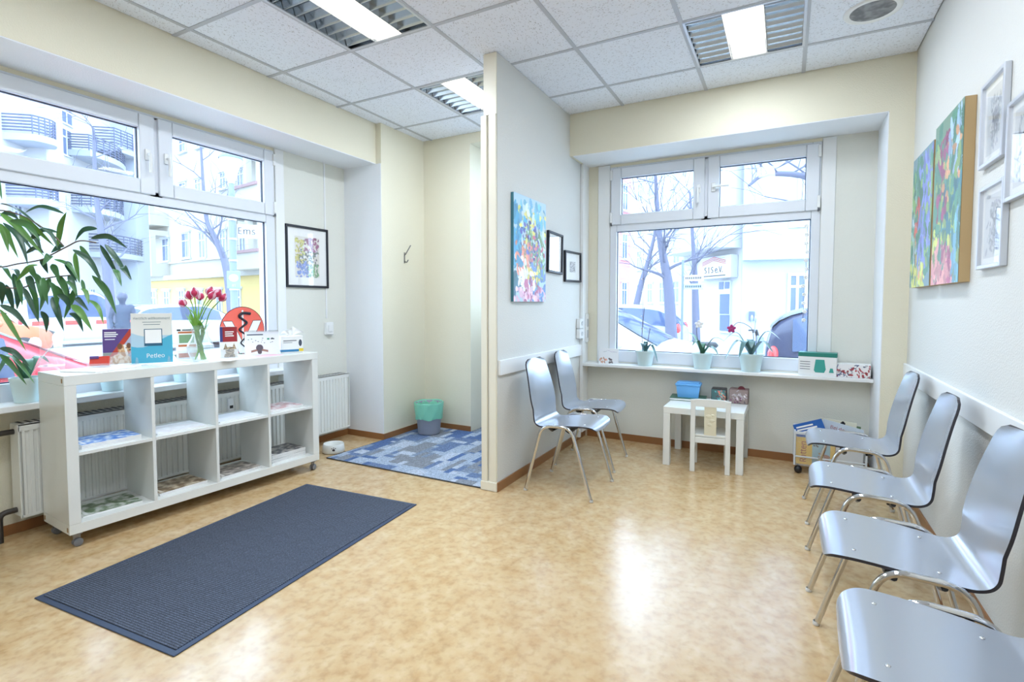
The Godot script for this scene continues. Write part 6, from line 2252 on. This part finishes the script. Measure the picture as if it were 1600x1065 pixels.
func car(label: String, at: Vector3, turn: float, paint_: Material, tall := 1.0) -> Node3D:
	# local +x is the front
	var o := thing("parked_car", label, "car", at, turn)
	var st := [[-2.06, 0.66, 0.42, 0.72, 0.78, 0.6], [-1.98, 0.8, 0.3, 0.86, 0.96, 0.68], [-1.62, 0.86, 0.25, 0.93, 1.34, 0.6], [-1.15, 0.88, 0.22, 0.94, 1.46, 0.61], [-0.3, 0.88, 0.22, 0.93, 1.49, 0.62], [0.35, 0.88, 0.22, 0.92, 1.45, 0.61], [1.25, 0.87, 0.22, 0.93, 0.99, 0.7], [1.65, 0.85, 0.22, 0.85, 0.91, 0.68], [1.94, 0.79, 0.28, 0.7, 0.76, 0.62], [2.06, 0.62, 0.38, 0.56, 0.6, 0.5]]
	if tall > 1.05:
		for e in st:
			if e[4] > 1.2:
				e[4] *= tall
				e[5] *= 1.1
		st[1][4] = 1.5
	if tall < 1.0:
		st[2][4] = 1.45
		st[1][4] = 1.25
	var rows := []
	for e in st:
		var row := []
		for q in [Vector2(e[1] * 0.85, e[2]), Vector2(e[1], e[2] + 0.14), Vector2(e[1] * 1.01, lerpf(e[2], e[3], 0.6)), Vector2(e[1] * 0.97, e[3]), Vector2(lerpf(e[1], e[5], 0.55), lerpf(e[3], e[4], 0.55)), Vector2(e[5], e[4] - 0.035), Vector2(e[5] * 0.6, e[4])]:
			row.append(Vector3(e[0], q.y, q.x))
		row.append(Vector3(e[0], e[4] + 0.01, 0))
		for k in range(6, -1, -1):
			row.append(Vector3(row[k].x, row[k].y, -row[k].z))
		rows.append(row)
	var fine := []
	for i in rows.size() - 1:
		for t in 3:
			var row := []
			for k in rows[0].size():
				row.append(rows[i][k].cubic_interpolate(rows[i + 1][k], rows[maxi(i - 1, 0)][k], rows[mini(i + 2, rows.size() - 1)][k], t / 3.0))
			fine.append(row)
	fine.append(rows[-1])
	var b := MB.new()
	b.sheet(fine)
	for e in [fine[0], fine[-1]]:
		var mid := Vector3(e[0].x, 0.55, 0)
		for k in e.size():
			var n := Vector3(signf(e[0].x), 0, 0)
			b.tri(mid, e[k], e[(k + 1) % e.size()], n, n, n)
	part("body", b, paint_, o)
	var gl := mat("car_glass", rgb8(62, 78, 110), 0.08)
	for s in [-1.0, 1.0]:
		for span in [[2, 4], [4, 6]]:
			b = MB.new()
			var g := []
			for i in range(span[0] * 3 - 1, span[1] * 3 + (1 if span[1] < 6 else -1)):
				var lo: Vector3 = fine[i][3]
				var hi: Vector3 = fine[i][5]
				var row := []
				for t in [0.12, 0.5, 0.92]:
					var p := lo.lerp(hi, t)
					row.append(Vector3(p.x, p.y, (p.z + 0.03) * s))
				g.append(row)
			b.sheet(g)
			part("side_window", b, gl, o)
	for span in [[15, 18], [3, 6]]:
		b = MB.new()
		var g := []
		for i in range(span[0], span[1] + 1):
			var row := []
			for k in [5, 6, 7, 8, 9]:
				var p: Vector3 = fine[i][k]
				row.append(p + Vector3(0.012 if span[0] > 9 else -0.015, 0.012, 0))
			g.append(row)
		b.sheet(g)
		part("windshield" if span[0] > 9 else "rear_window", b, gl, o)
	for x in [-1.3, 1.3]:
		for s in [-1.0, 1.0]:
			b = MB.new()
			b.xf = Transform3D(Basis(Vector3.RIGHT, PI / 2), Vector3(x, 0.31, s * 0.8))
			b.lathe([Vector2(0.2, -0.1), Vector2(0.3, -0.1), Vector2(0.315, -0.07), Vector2(0.315, 0.07), Vector2(0.3, 0.1), Vector2(0.2, 0.1)], 20)
			var w := part("wheel", b, M.dark_rubber, o)
			b = MB.new()
			b.xf = Transform3D(Basis(Vector3.RIGHT, PI / 2), Vector3(x, 0.31, s * 0.8))
			b.lathe([Vector2(0, -0.08), Vector2(0.2, -0.09), Vector2(0.2, 0.09), Vector2(0, 0.08)], 16)
			part("rim", b, M.grey_wheel, w)
	for s in [-1.0, 1.0]:
		b = MB.new()
		b.ball(Vector3(-1.95, 0.9, s * 0.72), Vector3(0.07, 0.13, 0.11), Basis(), 8, 10)
		part("tail_lamp", b, mat("tail_red", rgb8(214, 60, 60), 0.2), o)
		b = MB.new()
		b.ball(Vector3(1.86, 0.66, s * 0.64), Vector3(0.12, 0.07, 0.13), Basis(), 8, 10)
		part("head_lamp", b, M.house_frame, o)
		b = MB.new()
		b.ball(Vector3(0.8, 0.99, s * 0.98), Vector3(0.07, 0.075, 0.11), Basis(), 8, 10)
		part("mirror", b, paint_, o)
	return o

func scooter(at: Vector3):
	var o := thing("motor_scooter", "grey motor scooter parked by the corner house", "scooter", at, 0.15)
	var b := MB.new()
	for x in [-0.6, 0.6]:
		b = MB.new()
		b.xf = Transform3D(Basis(Vector3.RIGHT, PI / 2), Vector3(x, 0.22, 0))
		b.lathe([Vector2(0.0, -0.04), Vector2(0.12, -0.05), Vector2(0.2, -0.05), Vector2(0.22, 0.0), Vector2(0.2, 0.05), Vector2(0.12, 0.05), Vector2(0.0, 0.04)], 18)
		part("wheel", b, M.dark_rubber, o)
	b = MB.new()
	b.prism(PackedVector2Array([Vector2(-0.85, 0.45), Vector2(-0.8, 0.7), Vector2(-0.2, 0.72), Vector2(0.0, 0.4), Vector2(0.25, 0.36), Vector2(0.42, 0.75), Vector2(0.5, 0.95), Vector2(0.6, 0.92), Vector2(0.58, 0.3), Vector2(0.3, 0.22), Vector2(-0.2, 0.22), Vector2(-0.4, 0.38)]), 0.3)
	part("body", b, mat("scooter_grey", rgb8(140, 150, 176), 0.35), o)
	b = MB.new()
	b.cbox2(Vector3(-0.82, 0.7, -0.14), Vector3(-0.15, 0.8, 0.14), 0.04)
	part("saddle", b, M.dark_rubber, o)
	b = MB.new()
	b.tube(fillet([Vector3(0.4, 1.02, -0.34), Vector3(0.48, 1.04, 0), Vector3(0.4, 1.02, 0.34)], 0.1), 0.016, 8)
	b.tube([Vector3(0.52, 0.9, 0), Vector3(0.48, 1.04, 0)], 0.03, 8)
	part("handlebar", b, M.dark_rubber, o)
	for s in [-1.0, 1.0]:
		b = MB.new()
		b.tube([Vector3(0.44, 1.03, s * 0.2), Vector3(0.44, 1.2, s * 0.3)], 0.008, 6)
		b.ball(Vector3(0.44, 1.25, s * 0.3), Vector3(0.02, 0.06, 0.07), Basis(), 6, 10)
		part("mirror", b, M.scooter_grey, o)

# a walker in a dark jacket with a helmet, seen from behind: one surface meshed from rounded bones
func person(at: Vector3):
	var o := thing("person", "person in a grey-blue jacket and helmet walking along the street", "person", at)
	o.basis = Basis(Vector3.UP, 1.2)
	var J := {"pel": Vector3(0, 0.95, 0), "chest": Vector3(0, 1.32, 0.03), "neck": Vector3(0, 1.5, 0.02), "head": Vector3(0, 1.66, 0.05), "crown": Vector3(0, 1.72, 0.04), "shl": Vector3(-0.19, 1.42, 0.02), "shr": Vector3(0.19, 1.42, 0.02),
		"ell": Vector3(-0.26, 1.15, -0.04), "elr": Vector3(0.27, 1.16, 0.03), "wrl": Vector3(-0.25, 0.93, 0.1), "wrr": Vector3(0.26, 0.95, 0.19), "hpl": Vector3(-0.1, 0.92, 0), "hpr": Vector3(0.1, 0.92, 0), "knl": Vector3(-0.11, 0.5, 0.12), "knr": Vector3(0.11, 0.5, -0.02), "anl": Vector3(-0.11, 0.1, 0.16), "anr": Vector3(0.11, 0.12, -0.26), "tol": Vector3(-0.12, 0.04, 0.32), "tor": Vector3(0.12, 0.04, -0.12)}
	var bones := [["pel", "chest", 0.15, 0.17], ["chest", "neck", 0.16, 0.06], ["neck", "head", 0.055, 0.09], ["head", "crown", 0.1, 0.1], ["chest", "shl", 0.12, 0.075], ["chest", "shr", 0.12, 0.075], ["shl", "ell", 0.07, 0.055], ["shr", "elr", 0.07, 0.055], ["ell", "wrl", 0.052, 0.042], ["elr", "wrr", 0.052, 0.042], ["pel", "hpl", 0.14, 0.1], ["pel", "hpr", 0.14, 0.1], ["hpl", "knl", 0.1, 0.065], ["hpr", "knr", 0.1, 0.065], ["knl", "anl", 0.062, 0.045], ["knr", "anr", 0.062, 0.045], ["anl", "tol", 0.05, 0.035], ["anr", "tor", 0.05, 0.035]]
	for s in [["wrl", -1.0], ["wrr", 1.0]]:
		var w: Vector3 = J[s[0]]
		for f in 5:
			J["%s%d" % [s[0], f]] = w + Vector3(s[1] * (0.01 if f else -0.02), -0.13 + absf(f - 2.5) * 0.012, 0.03 * (f - 2) + 0.02)
			bones.append([s[0], "%s%d" % [s[0], f], 0.03, 0.011])
	part("body", surface_net(bones, J, 0.035), mat("jacket", rgb8(50, 60, 80), 0.8), o)
	var b := MB.new()
	b.lathe([Vector2(0.128, 1.66), Vector2(0.13, 1.7), Vector2(0.115, 1.77), Vector2(0.07, 1.82), Vector2(0.0, 1.835)], 16, Vector3(0, 0, 0.045))
	part("helmet", b, mat("helmet", rgb8(56, 62, 82), 0.4), o)

func surface_net(bones: Array, J: Dictionary, cell: float) -> MB:
	var lo := Vector3(1e9, 1e9, 1e9)
	var hi := -lo
	for q in bones:
		for e in [[q[0], q[2]], [q[1], q[3]]]:
			lo = lo.min(J[e[0]] - Vector3.ONE * (e[1] + cell * 2))
			hi = hi.max(J[e[0]] + Vector3.ONE * (e[1] + cell * 2))
	var n := Vector3i(((hi - lo) / cell).ceil()) + Vector3i.ONE
	var f := PackedFloat32Array()
	f.resize(n.x * n.y * n.z)
	f.fill(1.0)
	for q in bones:
		var a: Vector3 = J[q[0]]
		var c: Vector3 = J[q[1]]
		var reach: float = maxf(q[2], q[3]) + cell * 3
		var i0 := Vector3i(((a.min(c) - Vector3.ONE * reach - lo) / cell).floor()).clamp(Vector3i.ZERO, n - Vector3i.ONE)
		var i1 := Vector3i(((a.max(c) + Vector3.ONE * reach - lo) / cell).ceil()).clamp(Vector3i.ZERO, n - Vector3i.ONE)
		var ac := c - a
		for z in range(i0.z, i1.z + 1):
			for y in range(i0.y, i1.y + 1):
				for x in range(i0.x, i1.x + 1):
					var p := lo + Vector3(x, y, z) * cell
					var t := clampf((p - a).dot(ac) / maxf(ac.length_squared(), 1e-9), 0, 1)
					var d := p.distance_to(a + ac * t) - lerpf(q[2], q[3], t)
					var k := (z * n.y + y) * n.x + x
					var w := 0.03
					var hh := clampf(0.5 + 0.5 * (f[k] - d) / w, 0, 1)
					f[k] = lerpf(f[k], d, hh) - w * hh * (1.0 - hh)
	var vert := {}
	var step := [1, n.x, n.x * n.y]
	for z in n.z - 1:
		for y in n.y - 1:
			for x in n.x - 1:
				var k := (z * n.y + y) * n.x + x
				var neg := 0
				for e in 8:
					if f[k + (e & 1) + ((e >> 1) & 1) * n.x + (e >> 2) * n.x * n.y] < 0.0:
						neg += 1
				if neg == 0 or neg == 8:
					continue
				var sum := Vector3.ZERO
				var cnt := 0
				for e in 8:
					for ax in 3:
						if e & (1 << ax):
							continue
						var g := e | (1 << ax)
						var fa := f[k + (e & 1) + ((e >> 1) & 1) * n.x + (e >> 2) * n.x * n.y]
						var fb := f[k + (g & 1) + ((g >> 1) & 1) * n.x + (g >> 2) * n.x * n.y]
						if (fa < 0.0) != (fb < 0.0):
							var t := fa / (fa - fb)
							sum += Vector3(e & 1, (e >> 1) & 1, e >> 2).lerp(Vector3(g & 1, (g >> 1) & 1, g >> 2), t)
							cnt += 1
				vert[k] = lo + (Vector3(x, y, z) + sum / cnt) * cell
	var grad := func(p: Vector3) -> Vector3:
		var c := Vector3i(((p - lo) / cell).round()).clamp(Vector3i.ONE, n - Vector3i(2, 2, 2))
		var k: int = (c.z * n.y + c.y) * n.x + c.x
		return Vector3(f[k + 1] - f[k - 1], f[k + n.x] - f[k - n.x], f[k + n.x * n.y] - f[k - n.x * n.y]).normalized()
	var b := MB.new()
	for k in vert:
		for ax in 3:
			var u: int = step[(ax + 1) % 3]
			var w: int = step[(ax + 2) % 3]
			if (f[k] < 0.0) == (f[k + step[ax]] < 0.0):
				continue
			if not (vert.has(k - u) and vert.has(k - w) and vert.has(k - u - w)):
				continue
			var q := [vert[k], vert[k - u], vert[k - u - w], vert[k - w]]
			b.quadn(q[0], q[1], q[2], q[3], grad.call(q[0]), grad.call(q[1]), grad.call(q[2]), grad.call(q[3]))
	return b
